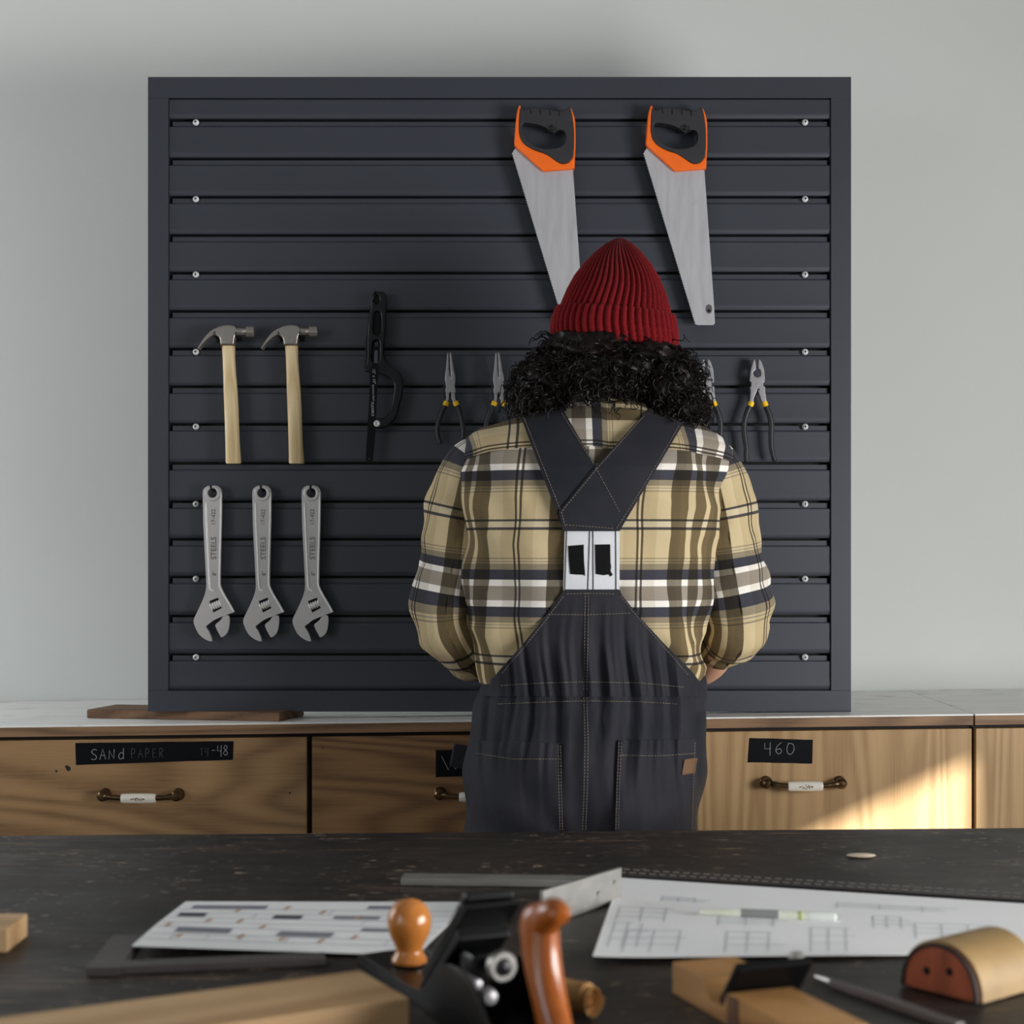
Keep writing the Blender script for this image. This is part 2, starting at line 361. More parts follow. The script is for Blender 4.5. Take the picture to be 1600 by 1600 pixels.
# ------------------------------------------------------------------ cabinet run under the back wall (it slopes a little: the floor is old)
CZ, CS = .8906, .0125
def ctop(x): return CZ+CS*x
SL = math.atan(CS)
def dx(px): return (px-800)/FPX*3.0
def slope(vf): return [(x, y, z+CS*x) for x, y, z in vf[0]], vf[1]
XS = dx(1521)
for name, x0, x1, lab in (('worktop', -1.62, XS-.0012, 'long white streaked worktop with wooden front edge under the dark board'), ('worktop', XS+.0012, 1.9, 'short white worktop right of the seam, with wooden front edge')):
    w = thing(name, lab, 'worktop', (x0, 3.0, CZ))
    obj('surface', mv(slope(box(x0, x1, 2.9955, WALL_Y-.002, CZ-.0035, CZ, .001)), -x0, -3.0, -CZ), M['worktop'], w)
    obj('front_edge', mv(slope(box(x0, x1, 2.995, 3.02, CZ-.0205, CZ-.0035, .0012)), -x0, -3.0, -CZ), M['edge_wood'], w, label='wooden edge strip')
    obj('core', mv(slope(box(x0, x1, 3.02, WALL_Y-.002, CZ-.0205, CZ-.0035)), -x0, -3.0, -CZ), M['edge_wood'], w)
def handle_parts(dr, cx, cz, rootloc, y=3.0):
    ox, oy, oz = rootloc
    w = .0745
    path = catmull([(-w+.006, 0, 0), (-w+.008, -.012, 0), (-w+.014, -.024, .0), (-w+.03, -.0275, -.002), (-.028, -.028, -.003), (0, -.029, -.004), (.028, -.028, -.003), (w-.03, -.0275, -.002), (w-.014, -.024, 0), (w-.008, -.012, 0), (w-.006, 0, 0)], 4)
    rad = [.0058 if abs(p[0]) > w-.022 else .0048 for p in path]
    vf = tube(path, rad, 10)
    for s in (-1, 1):
        vf = join(vf, lathe([(.0, -.029), (.006, -.0285), (.0095, -.025), (.0105, -.018), (.0098, -.010), (.0105, -.003), (.0115, -.002), (.0115, 0)], 18, 'Y', (s*(w-.008), 0, 0)))
    h = obj('handle', mv(vf, cx-ox, y-oy, cz-oz), M['brass_dark'], dr, label='curved aged brass pull')
    grip = lathe([(.0058, -.0315), (.0078, -.031), (.0088, -.027), (.0091, -.012), (.0092, 0), (.0091, .012), (.0088, .027), (.0078, .031), (.0058, .0315)], 18, 'X', (0, -.0285, -.0035))
    obj('handle_grip', mv(grip, cx-ox, y-oy, cz-oz), M['ceramic'], dr, label='white ceramic grip with a small floral print')
    fl = []
    r2 = random.Random(int(cx*1000))
    for k in range(34):
        a = r2.uniform(-.012, .012); b = r2.uniform(-.0036, .0036)*(1-abs(a)/.014)
        fl.append(mv(lathe([(.0001, -.0004), (r2.uniform(.0006, .0014), 0)], 6, 'Y'), a, -.0285-.0094+b*b*45, -.0035+b))
    obj('grip_print', mv(join(*fl), cx-ox, y-oy, cz-oz), M['ceramic_print'], dr, kind='stuff')
GLY = {'S': [[(.9, .9), (.5, 1), (.15, .8), (.3, .58), (.75, .42), (.85, .15), (.5, 0), (.05, .08)]], 'A': [[(0, 0), (.45, 1), (.9, 0)], [(.15, .4), (.75, .4)]], 'N': [[(0, 0), (.05, .85), (.75, .05), (.8, .95)]],
       'd': [[(.8, .55), (.4, .6), (.1, .3), (.35, 0), (.8, .15)], [(.82, 1.05), (.8, 0)]], 'P': [[(.1, 0), (.1, 1), (.6, .95), (.75, .7), (.5, .48), (.1, .45)]], 'E': [[(.7, 1), (.1, .95), (.1, 0), (.75, .02)], [(.1, .5), (.6, .5)]],
       'R': [[(.1, 0), (.1, 1), (.6, .95), (.7, .7), (.1, .48)], [(.3, .48), (.8, 0)]], '1': [[(.2, .75), (.5, 1), (.5, 0)]], '4': [[(.15, .95), (.1, .45), (.8, .45)], [(.75, 1), (.72, -.15)]], '-': [[(.1, .5), (.7, .5)]],
       '8': [[(.5, .5), (.2, .75), (.5, 1), (.8, .78), (.5, .52), (.15, .22), (.5, 0), (.85, .22), (.5, .5)]], 'W': [[(0, 1), (.42, 0), (.62, .5), (.85, .05), (1.0, .4)]], '6': [[(.75, 1), (.3, .7), (.1, .3), (.4, 0), (.75, .2), (.6, .45), (.15, .35)]],
       '0': [[(.3, .95), (.08, .5), (.2, .05), (.6, 0), (.9, .4), (.75, .85), (.25, .92)]]}
def script(word, x, z, w, h, adv, r=.0007, rise=0):
    parts = []
    for i, ch in enumerate(word):
        if ch != ' ':
            for st in GLY[ch]:
                pts = [(x+i*adv+a*w, 0, z+i*rise+b*h) for a, b in (catmull(st, 3) if len(st) > 3 and ch not in 'WANE' else st)]
                parts.append(tube(pts, r, 5, squash=.6))
    return join(*parts)
def cabinet(x0, x1, lab, drawers, end=False):
    root = thing('drawer_cabinet', lab, 'cabinet', (x0, 3.0, 0))
    R = (x0, 3.0, 0)
    zt = CZ-.0215
    body = join(box(x0, x1, 3.022, WALL_Y-.01, .10, zt-.002))
    obj('carcass', mv(slope(body), -x0, -3, 0), M['board_dark'], root)
    obj('plinth', mv(box(x0, x1, 3.06, WALL_Y-.01, 0, .115), -x0, -3, 0), M['black_deep'], root)
    for (a, b, mat, lb) in drawers:
        for (z0, z1) in ((zt-.0055-.225, zt-.0055), (zt-.0055-.46, zt-.236), (zt-.0055-.695, zt-.471)):
            d = obj('drawer', mv(slope(box(a, b, 3.0, 3.0215, z0, z1, .0015)), -x0, -3, 0), M[mat], root, label=lb if z1 > zt-.1 else None)
            if z1 > zt-.1: top = d
            else: handle_parts(d, (a+b)/2, (z0+z1)/2+.02, R)
        yield top, R
def rel(vf, R): return mv(vf, -R[0], -R[1], -R[2])
def tape_piece(dr, R, corners, mat='tape'):
    y = 2.9993
    c = [P(x, yy, 3.0) for x, yy in corners]
    n = 8; pts = []
    top = [np.array(c[0])*(1-t)+np.array(c[1])*t for t in np.linspace(0, 1, n)]; bot = [np.array(c[3])*(1-t)+np.array(c[2])*t for t in np.linspace(0, 1, n)]
    V = []; F = []
    for y_ in (y, 3.0):
        for p_ in top+bot: V.append((p_[0], y_, p_[2]+rnd.uniform(-.0004, .0004)))
    for i in range(n-1):
        F += [(i, i+1, n+i+1, n+i), (2*n+i, 3*n+i, 3*n+i+1, 2*n+i+1), (i, 2*n+i, 2*n+i+1, i+1), (n+i, n+i+1, 3*n+i+1, 3*n+i)]
    F += [(0, n, 3*n, 2*n), (n-1, 3*n-1, 4*n-1, 2*n-1)]
    obj('label_tape', rel((V, F), R), M[mat], dr, label='black tape label')
e = [dx(v) for v in (-32, 479.5, 487.5, 1002, 1010, 1518.5)]
L = list(cabinet(-1.62, XS-.0012, 'run of wooden drawers with brass and ceramic handles under the long worktop', [
    (-1.6, e[0]-.009, 'drawer_wood_h', None), (e[0], e[1], 'drawer_wood_h', 'wide tan wooden drawer with SANDPAPER tape label'), (e[2], e[3], 'drawer_wood_h_shaded', 'brown wooden drawer half hidden behind the person'), (e[4], e[5], 'drawer_wood_v', 'light oak drawer labelled 460 with a patch of sun')]))
L2 = list(cabinet(XS+.0012, 1.9, 'wooden drawer cabinet right of the worktop seam, cut by the frame', [(dx(1525), 1.28, 'drawer_wood_v', None), (1.29, 1.88, 'drawer_wood_v', None)]))
d, R = L[1]
handle_parts(d, dx(222), P(0, 1241, 3)[2], R)
tape_piece(d, R, [(118, 1161), (365, 1158), (364, 1187), (119, 1195)])
def pz(px, py): return P(px, py, 3.0)[0], P(px, py, 3.0)[2]
x, z = pz(142, 1187); t1 = script('SANd', x, z, .012, .019, .0165, rise=.0004)
x, z = pz(205, 1184); t2 = script('PAPER', x, z, .009, .016, .0128, rise=.0002)
x, z = pz(312, 1180); t3 = script('14', x, z, .008, .014, .009)
x, z = pz(330, 1180); t4 = script('-48', x, z, .0105, .018, .0105)
for t_, m_ in ((t1, 'chalk'), (t2, 'chalk_faint'), (t3, 'chalk_faint'), (t4, 'chalk')): obj('lettering', rel(mv(t_, 0, 2.999, 0), R), M[m_], d)
obj('knot', rel(join(*[mv(lathe([(.0001, -.0004), (r_, 0)], 8, 'Y'), pz(a_, b_)[0], 3.0, pz(a_, b_)[1]) for a_, b_, r_ in ((107, 1201, .0045), (104, 1198, .003), (88, 1205, .0022), (453, 1239, .002))]), R), M['board_dark'], d, kind='stuff')
d, R = L[2]
handle_parts(d, dx(745), P(0, 1239, 3)[2], R)
tape_piece(d, R, [(681, 1172), (808, 1171), (808, 1211), (681, 1214)])
x, z = pz(690, 1203); obj('lettering', rel(mv(script('W', x, z, .03, .025, .02), 0, 2.999, 0), R), M['chalk'], d)
obj('knot', rel(join(*[mv(lathe([(.0001, -.0004), (r_, 0)], 8, 'Y'), pz(a_, b_)[0], 3.0, pz(a_, b_)[1]) for a_, b_, r_ in ((504, 1169, .003), (584, 1284, .002))]), R), M['plank_wood'], d, kind='stuff')
d, R = L[3]
handle_parts(d, dx(1254), P(0, 1222, 3)[2], R)
tape_piece(d, R, [(1171, 1153), (1270, 1156), (1269, 1193), (1168, 1191)])
x, z = pz(1193, 1178); obj('lettering', rel(mv(script('460', x, z, .016, .021, .0205), 0, 2.999, 0), R), M['chalk'], d)
for d, R in (L[0],): handle_parts(d, -1.3, P(0, 1243, 3)[2], R)
for (d, R), hx in zip(L2, (1.06, 1.58)): handle_parts(d, hx, .79, R)

# ------------------------------------------------------------------ plank on the worktop, under the board's left corner
pl = np.array([[-.803, 3.118], [-.424, 3.012], [-.392, 3.112], [-.772, 3.218]])
V = [(x, y, ctop(x)+h) for h in (.0004, .0164) for x, y in pl]
bm = bmesh.new(); vs = [bm.verts.new(v) for v in V]
for f in ((0, 1, 2, 3), (4, 5, 6, 7), (0, 1, 5, 4), (1, 2, 6, 5), (2, 3, 7, 6), (3, 0, 4, 7)): bm.faces.new([vs[i] for i in f])
bmesh.ops.recalc_face_normals(bm, faces=list(bm.faces)); bmesh.ops.bevel(bm, geom=list(bm.edges), offset=.0012, segments=2, affect='EDGES')
vf = from_bm(bm)
tag(obj('wood_plank', mv(vf, .6, -3.1, -.884), M['plank_wood'], loc=(-.6, 3.1, .884)), 'rough brown plank lying on the worktop under the dark board', 'plank')

# ------------------------------------------------------------------ the slat board
BD = 3.06; BS = FPX/BD
def bx(px): return (px-800)/BS
def bz(py): return EYE-(py-HOR)/BS
bx0, bx1, bz0, bz1 = bx(231), bx(1330), bz(1112), bz(120)
board = thing('slat_board', 'large dark slotted tool board standing on the worktop', 'tool board', ((bx0+bx1)/2, BD, bz0))
BR = tuple(board.location)
ix0, ix1, iz0, iz1 = bx(263), bx(1298.5), bz(1079), bz(153)
T = .032
# frame members: two uprights, two rails
obj('frame_rail', rel(box(bx0, bx1, BD, BD+T, iz1, bz1, .0008), BR), M['board'], board)
obj('frame_rail', rel(box(bx0, bx1, BD, BD+T, bz0, iz0, .0008), BR), M['board'], board)
obj('frame_upright', rel(box(bx0, ix0, BD, BD+T, iz0, iz1, .0008), BR), M['board'], board)
obj('frame_upright', rel(box(ix1, bx1, BD, BD+T, iz0, iz1, .0008), BR), M['board'], board)
obj('back_sheet', rel(box(ix0, ix1, BD+T-.004, BD+T, iz0, iz1), BR), M['board_dark'], board)
GR = [184.5, 245, 305, 365, 424, 484, 543, 602, 661, 722, 782, 841, 900, 961, 1021]
tops = [153.6]+[g+3.8 for g in GR]; bots = GR+[1078.4]
for i, (t, b) in enumerate(zip(tops, bots)):
    zt, zb = bz(t), bz(b); lip = .0095 if i else 0
    zm = zt-lip
    f0 = BD+.0035
    # profile (y, z), from top to bottom; face bowed a little, rolled in at the lower edge
    prof = [(BD+.026, zm+.0005), (f0+.0028, zm+.0002), (f0+.0010, zm-.0012), (f0+.0004, zm-.004), (f0+.0006, (zm+zb)/2), (f0, zb+.010), (f0+.0002, zb+.0065), (f0+.0012, zb+.0025), (f0+.0024, zb+.0003), (BD+.0265, zb)]
    a, c_ = ix0+.0008, ix1-.0008
    V = [(a, y, z) for y, z in prof]+[(c_, y, z) for y, z in prof]; n = len(prof)
    F = [(j, j+1, n+j+1, n+j) for j in range(n-1)]+[(n-1, 0, n, 2*n-1), tuple(range(n)), tuple(range(n, 2*n))]
    vf = (V, F)
    if lip: vf = join(vf, box(ix0+.006, ix1-.0055, BD+.0095, BD+.026, zm+.0003, zt))
    obj('slat', rel(vf, BR), M['board'], board, angle=25)
for px in (305.5, 1258.5):
    for py in (190.5, 310.5, 428.5, 549.5, 666.5, 787.5, 904.5, 1027):
        sc_ = join(lathe([(.0001, -.0046), (.0018, -.0045), (.0042, -.0032), (.0058, -.0006), (.0058, .0012), (.002, .0012), (.002, .012)], 14, 'Y'))
        s = obj('screw', rel(mv(sc_, bx(px), BD+.0035, bz(py)), BR), M['screw_steel'], board)
        cross = join(box(-.0024, .0024, -.0052, -.0044, -.0006, .0006), box(-.0006, .0006, -.0052, -.0044, -.0024, .0024))
        obj('cross_slot', rel(mv(cross, bx(px), BD+.0035, bz(py)), BR), M['black_deep'], s)
HOOKN = ['further hammer head', 'nearer hammer head']
def hook(label, xs, py, depth=.045, r=.0017, up=.008):
    """wire hook: a small plate clipped into the slot and one prong for each x"""
    x0, z0 = bx(sum(xs)/len(xs)), bz(py); parts = []
    for px in xs:
        x = bx(px)-x0
        parts.append(tube([(x, -.0005, 0), (x, -.004, 0), (x, -depth+.006, 0), (x, -depth+.001, .002), (x, -depth, up)], r, 8))
    w = (max(xs)-min(xs))/BS/2+.004
    o = obj('hook_plate', box(-w, w, -.0012, 0, -.005, .005, .0005), M['black_steel'])
    root = thing('wire_hook', label, 'hook', (x0, BD+.0034, z0), None, 'wire hooks on the tool board')
    o.parent = root; obj('prong', join(*parts) if len(parts) == 1 else parts[0], M['black_steel'], root)
    for p in parts[1:]: obj('prong', p, M['black_steel'], root)

# ------------------------------------------------------------------ tools on the board
class Tool:
    """outlines are measured round a hang point; local x right, y towards the board, z up"""
    def __init__(s, name, label, cat, o, d, group): 
        s.o = o; s.k = d/FPX; s.root = thing(name, label, cat, P(o[0], o[1], d), None, group)
    def q(s, pts): return [((x-s.o[0])*s.k, (s.o[1]-y)*s.k) for x, y in pts]
    def c(s, pts, k=5, closed=True): return s.q(catmull(pts, k, closed))
    def p3(s, pts, y=0): return [((x-s.o[0])*s.k, y, (s.o[1]-yy)*s.k) for x, yy in pts]
def repeat(t, labels, shifts, d, py_shift=0):
    for lab, sh in zip(labels, shifts):
        c = copy_tree(t.root); c.location.x += sh/FPX*d; c['label'] = lab
# hammers
HD = 3.03
h = Tool('claw_hammer', 'claw hammer with pale wooden handle, further from the hacksaw', 'hammer', (357, 538), HD, 'claw hammers on the tool board')
K = h.k
head_path = catmull([(311, 546), (322, 531), (335, 520), (350, 517), (358, 518)], 4)
# claw: curved tapering pair of tines, split by a slot
def claw(side):
    pts = h.p3(head_path, 0); n = len(pts); rings = []
    for i, (x, y, z) in enumerate(pts):
        t = i/(n-1); a = pts[max(0, i-1)]; b = pts[min(n-1, i+1)]; tx, tz = b[0]-a[0], b[2]-a[2]; l_ = math.hypot(tx, tz); nx, nz = -tz/l_, tx/l_
        hh = (.0012+.0098*t**1.2); wid = .0115-.001*t; g0 = .0022*(1-t)**.5+.0003
        y0, y1 = (side*g0, side*wid)
        rings.append([(x+nx*hh, y0, z+nz*hh), (x+nx*hh*.8, y1, z+nz*hh*.8), (x-nx*hh*.8, y1, z-nz*hh*.8), (x-nx*hh, y0, z-nz*hh)])
    return loft(rings)
cheek = solid([h.c([(333, 520), (342, 511.5), (356, 508.5), (367, 510), (371, 515), (371.5, 521), (368.5, 528), (367, 539), (366.5, 540), (346, 540), (345.5, 538), (344.5, 531), (341, 526.5), (334, 524.5)], 3)], .022, .003, 2)
neck = lathe([(.0001, 362*K), (.0095, 363*K), (.0068, 374*K), (.0066, 380*K), (.0080, 384*K), (.0106, 385.5*K), (.0108, 395*K), (.0098, 397.4*K), (.0001, 397.6*K)], 24, 'X')
neck = mv(neck, -357*K, 0, (538-518)*K)
obj('head', join(cheek, neck, claw(-1), claw(1)), M['hammer_steel'], h.root, label='polished steel claw head', angle=40)
# handle: oval section lofted
hs = [(537, 347.5, 366.5), (545, 347, 367.2), (560, 348, 367.3), (585, 349, 369), (610, 349.5, 371.2), (640, 350.5, 372.8), (665, 351.5, 373.6), (690, 352.2, 374.4), (712, 352.6, 376.2), (722, 352.6, 377), (724.5, 353.8, 376)]
rings = []
for y, a, b in hs:
    cx, w = (a+b)/2, (b-a)/2; ring = []
    for k in range(20):
        t = 2*PI*k/20; cs, sn = math.cos(t), math.sin(t)
        ring.append(((cx-357)*K+w*K*np.sign(cs)*abs(cs)**.75, .0105*np.sign(sn)*abs(sn)**.85, (538-y)*K))
    rings.append(ring)
obj('handle', loft(rings), M['hammer_wood'], h.root, label='pale wooden handle')
obj('collar_line', mv(box(-.0118*1.0, .0118, -.0112, .0112, -.0012, .0012, .0008), 0*K, 0, (538-540)*K), M['plank_wood'], h.root)
repeat(h, ['claw hammer with pale wooden handle, nearer to the hacksaw'], [98.6], HD)
for s, lb in ((0, 'black wire hook under the hammer further from the hacksaw'), (98.6, 'black wire hook under the hammer nearer to the hacksaw')): hook(lb, (341.5+s, 374.5+s), 529.5, .045)

# adjustable wrenches
WD = 3.038
w = Tool('adjustable_wrench', 'chrome adjustable wrench, first from the left edge of the board', 'wrench', (333, 770), WD, 'adjustable wrenches on the tool board')
hole = [(333+7.2*math.cos(-a), 770.5+7.2*math.sin(-a)) for a in np.linspace(0, 2*PI, 20, endpoint=False)]
body = [(317.5, 772), (318.5, 765), (324, 760), (333, 758.4), (341, 760), (346, 765), (347, 774), (346.6, 810), (345.6, 860), (345, 905), (345.6, 915), (349, 924), (354, 934), (360, 944), (367, 956)]
jaw = [(352, 961.5), (341, 966), (333, 970), (327, 975), (322.5, 979), (327, 986), (332.5, 1001.5), (322, 999), (311, 990), (304.5, 976), (303.5, 968), (308, 958), (315, 943), (321, 928), (323, 916), (322.5, 900), (320.5, 860), (318.5, 820)]
wormslot = [(327.5, 939), (341.5, 933.5), (347.5, 950), (334, 957)]
def bodyloop(): return w.q(catmull(body, 3)+catmull(jaw, 2))
obj('body', solid([bodyloop(), w.q(hole), w.q(wormslot)], .0105, 0, 0, False), M['chrome'], w.root, smooth=False)
# raised rim of the handle recess and hole boss
obj('boss', solid([w.q([(333+12.2*math.cos(a), 771+12.2*math.sin(a)) for a in np.linspace(0, 2*PI, 28, endpoint=False)]), w.q(hole)], .0150, .0012, 2), M['chrome'], w.root, smooth=False)
def strip(pts, r): return tube(w.p3(catmull(pts, 4), -.0052), r, 8)
obj('rim', join(strip([(322.6, 786), (324.2, 830), (326.6, 880), (328.3, 915), (331, 921.5), (335, 923)], .0019), strip([(346, 770), (345.8, 810), (344.2, 870), (343.6, 905), (344.4, 916), (350, 928), (360, 945), (366, 956)], .0019)), M['chrome_glint_white'], w.root)
lower = [(358.5, 962), (359, 975), (356, 988), (350, 994), (346.5, 995.5), (344, 992), (337, 977.5), (341, 972.5), (346, 968), (350, 962)]
obj('lower_jaw', solid([w.c(lower, 2)], .0085, 0, 0, False), M['chrome'], w.root, smooth=False, label='movable lower jaw')
wa = PI/2-math.atan2(933.5-939, 341.5-327.5)
screw = []
cx, cz = (337.6-333)*K*WD/HD, (770-945.2)*K*WD/HD
ax = Vector((math.cos(.35), 0, math.sin(.35))); 
axd = Vector((-math.sin(-.36), 0, -math.cos(-.36)))
prof = [(.0001, -.0098)]
for i in range(5): prof += [(.0042, -.0098+i*.0039), (.0062, -.0092+i*.0039), (.0062, -.0074+i*.0039), (.0042, -.0068+i*.0039)]
prof += [(.0001, .0098)]
scv = lathe(prof, 16, 'Z'); scv = xf(scv, Matrix.Translation((cx, -.001, cz)) @ rotm('Y', math.radians(68)) @ Matrix.Scale(1.12, 4))
obj('worm_screw', scv, M['chrome_glint_white'], w.root, angle=20)
k_ = w.k
def vtext(s, px, py, size): return mv(xf(text(s, size, .0007), STAND @ rotm('Z', PI/2)), (px-333)*k_, -.0056, (770-py)*k_)
obj('lettering', join(vtext('17-422', 334.5, 808, .0105), vtext('STEELS', 335, 856.5, .0140), vtext('8"', 336, 896, .010)), M['letter_chrome'], w.root, label='stamped number along the shaft')
repeat(w, ['chrome adjustable wrench hanging between two other wrenches', 'chrome adjustable wrench, third from the left edge of the board, nearest the person'], [77.3, 154.2], WD)
for s, lb in ((0, 'black wire hook in the hole of the first wrench from the left'), (77.3, 'black wire hook in the hole of the middle wrench'), (154.2, 'black wire hook in the hole of the wrench nearest the person')): hook(lb, (334+s,), 764.2, .034, .0020, .006)

# mini hacksaw
MD = 3.035
m = Tool('mini_hacksaw', 'black mini hacksaw hanging between the hammers and the pliers', 'hacksaw', (589, 470), MD, None)
outer = catmull([(580, 470), (582, 461), (590, 456.5), (600, 457.5), (604.5, 464), (604, 480), (602.5, 510), (600.5, 540), (600.2, 553), (604, 566), (613, 574), (624, 582), (630, 594), (629.5, 612), (625, 632), (620, 650), (613, 660), (604, 667), (594, 669.5), (585.5, 668), (584.5, 660), (589, 655), (598, 653.5), (606, 648), (612, 634), (616, 614), (616.5, 602), (611, 592), (601, 587), (592, 584), (582, 582.5), (571, 581), (569, 577), (572.5, 570), (574, 555), (574.5, 530), (577, 500), (580, 484)], 4, True)
ho1 = [(589+4.6*math.cos(-a), 469+7*math.sin(-a)) for a in np.linspace(0, 2*PI, 16, endpoint=False)]
ho2 = catmull([(586, 489), (594, 489), (596, 500), (595, 520), (590, 525), (584, 520), (584, 505)], 4, True)[::-1]
ho3 = catmull([(584, 534), (592, 533), (594, 545), (592, 566), (584, 567), (580.5, 560), (582, 545)], 4, True)[::-1]
obj('frame', solid([m.q(outer), m.q(ho1), m.q(ho2), m.q(ho3)], .018, .0026, 2), M['black_plastic'], m.root, angle=30)
obj('inner_web', solid([m.c([(582, 478), (590, 462), (599, 466), (599, 500), (597, 540), (594, 572), (580, 576), (578, 560), (580, 520)], 3)], .006, .001), M['black_deep'], m.root)
obj('trigger_rail', tube(m.p3(catmull([(580.5, 478), (577, 505), (573.5, 535), (573, 560), (570.5, 578)], 4), -.003), .0022, 8), M['black_plastic'], m.root)
obj('grey_pad', solid([m.q([(585.2, 548), (591, 547.5), (591, 571), (584.6, 571)])], .0085, .001), M['grey_pad'], m.root, label='small grey slider')
obj('blade', mv(solid([m.c([(580, 574), (592, 574), (590, 610), (588.5, 650), (587, 680), (584, 712), (583, 720), (578, 724), (572.6, 720), (572.4, 712), (575, 670), (578, 620)], 3), m.q([(577.6+1.6*math.cos(-a), 717.5+1.6*math.sin(-a)) for a in np.linspace(0, 2*PI, 10, endpoint=False)])], .0014, .0002), 0, -.0098, 0), M['black_deep'], m.root, label='flat black blade')
obj('pivot_screw', mv(lathe([(.0001, -.0035), (.002, -.0035), (.0032, -.0045), (.0055, -.004), (.0062, -.001), (.0062, .012)], 18, 'Y'), (589.8-589)*m.k, -.0095, (470-662.5)*m.k), M['screw_steel'], m.root)
def mtext(s, px, py, size, ang=-88): return mv(xf(text(s, size), STAND @ rotm('Z', math.radians(ang))), (px-589)*m.k, -.0108, (470-py)*m.k)
obj('lettering', join(mtext('12" x 10"', 585, 589, .0075), mtext('Extreme Steel', 584.2, 614.5, .0052), mtext('FLEXIBLE', 582.8, 640, .0066)), M['white_print'], m.root, label='white print on the blade')
chev = join(*[tube(m.p3([(586.2, y), (588.6, y-2.6), (591, y)], -.0036), .0004, 5) for y in (538, 541.5)])
obj('chevron', chev, M['grey_print'], m.root)
hook('black wire hook in the top hole of the mini hacksaw', (589,), 463.2, .045, .0016, .004)

# needle nose pliers
ND = 3.04
nn = Tool('needle_nose_pliers', 'needle nose pliers with yellow collars, fully visible beside the left shoulder', 'pliers', (703, 592), ND, 'needle nose pliers on the tool board')
def jawloft(spec, thick0, thick1):
    rings = []
    for i, (y, a, b) in enumerate(spec):
        t = i/(len(spec)-1); th = thick0+(thick1-thick0)*t; cx, wd = (a+b)/2, (b-a)/2; ring = []
        for k in range(14):
            g = 2*PI*k/14; cs, sn = math.cos(g), math.sin(g)
            ring.append(((cx-703)*nn.k+wd*nn.k*np.sign(cs)*abs(cs)**.6, th*np.sign(sn)*abs(sn)**.6, (592-y)*nn.k))
        rings.append(ring)
    return loft(rings)
jr = jawloft([(550.5, 703.2, 704.4), (553, 702.8, 705.4), (563, 703, 707.2), (575, 703.3, 709.3), (586, 703.5, 711), (594, 703.6, 711.6)], .0022, .0062)
jl = jawloft([(551, 699.4, 700.6), (554, 698.6, 701.2), (565, 697.6, 701.7), (576, 696.6, 702.2), (586, 695, 702.6), (594, 695, 702.8)], .0022, .0062)
jb = solid([nn.c([(695, 592), (697.5, 584), (702, 577), (703, 588), (705, 588), (706, 578), (711, 584), (711.8, 596), (710.5, 603), (712, 609), (711.5, 614), (703, 615.5), (696, 613), (697, 603)], 2)], .011, .0012, 2)
lim = join(solid([nn.q([(696.5, 612), (702, 613), (702, 622), (700, 629), (695.5, 629), (697.5, 622)])], .0095, .001), solid([nn.q([(704.8, 613), (711, 612), (711.2, 620), (713, 629), (708, 629), (705.2, 622)])], .0095, .001))
obj('jaws', join(jr, jl, jb, lim), M['plier_steel'], nn.root, label='tapered steel jaws')
def grips(tl, pathL, pathR, r0, r1, colL, colR):
    for nm, pth in (('grip', pathL), ('grip', pathR)):
        pts = tl.p3(catmull(pth, 5)); n = len(pts)
        obj(nm, tube(pts, [r0+(r1-r0)*(i/(n-1))**.8 if i < n-2 else r1*(.75 if i == n-2 else .35) for i in range(n)], 12, squash=1.15, up=(0, 1, 0)), M['grip_rubber'], tl.root, label='black rubber grip')
    for pth, rr in ((colL, r0), (colR, r0)):
        obj('collar', tube(tl.p3(pth), rr*1.02, 12, squash=1.15, up=(0, 1, 0)), M['yellow'], tl.root, label='yellow collar')
grips(nn, [(696, 633), (690, 645), (684.5, 662), (683.5, 676), (686.5, 688), (689.5, 693.5)], [(713, 633), (718, 643), (722, 660), (724, 675), (722.5, 686), (719, 694)], .0053, .0037, [(698.2, 627.5), (695.6, 634)], [(711, 627.5), (713.6, 634)])
obj('spring', tube(nn.p3(catmull([(694.5, 602), (692.5, 610), (692.8, 618), (695.5, 624)], 4), .004), .0014, 6), M['strap_leather'], nn.root)
repeat(nn, ['needle nose pliers partly hidden behind the shirt shoulder, next to the dark hair'], [75.2], ND)
for s, lb in ((0, 'black wire hook between the grips of the fully visible needle nose pliers'), (75.2, 'black wire hook between the grips of the half hidden needle nose pliers')): hook(lb, (704.2+s,), 617.5, .03, .0011, .003)
# lineman pliers
ln = Tool('combination_pliers', 'combination pliers nearest the dark hair, one grip hidden behind the shoulder', 'pliers', (1103.5, 600), ND, 'combination pliers on the tool board')
oj = catmull([(1098, 562), (1100, 563.5), (1101.3, 577), (1097.5, 581), (1097.3, 584), (1099, 588), (1103.5, 590), (1108, 588), (1109.2, 583), (1107.5, 578), (1105, 576.5), (1105.2, 563), (1107, 562), (1110, 566), (1114, 578), (1115, 590), (1114.8, 597), (1112.5, 599), (1113, 603.5), (1115.5, 604.5), (1115.8, 613), (1117.6, 628), (1111, 629), (1107, 618), (1105, 612), (1104.8, 608), (1103, 609), (1102.5, 613), (1098, 622), (1097.5, 629), (1092, 628.5), (1093.2, 613), (1092.4, 605), (1094, 603.5), (1094, 598), (1091.8, 596), (1092.5, 585), (1094, 575)], 2, True)
oj = [(x*1.0, y) for x, y in oj]
obj('jaws', solid([ln.q(oj)], .0115, .0012, 2), M['plier_steel'], ln.root, label='square nosed steel jaws')
obj('rivet', mv(lathe([(.0001, -.0064), (.0045, -.0063), (.0055, -.005)], 18, 'Y'), (1104-1103.5)*ln.k, 0, (600-602)*ln.k), M['plier_steel'], ln.root)
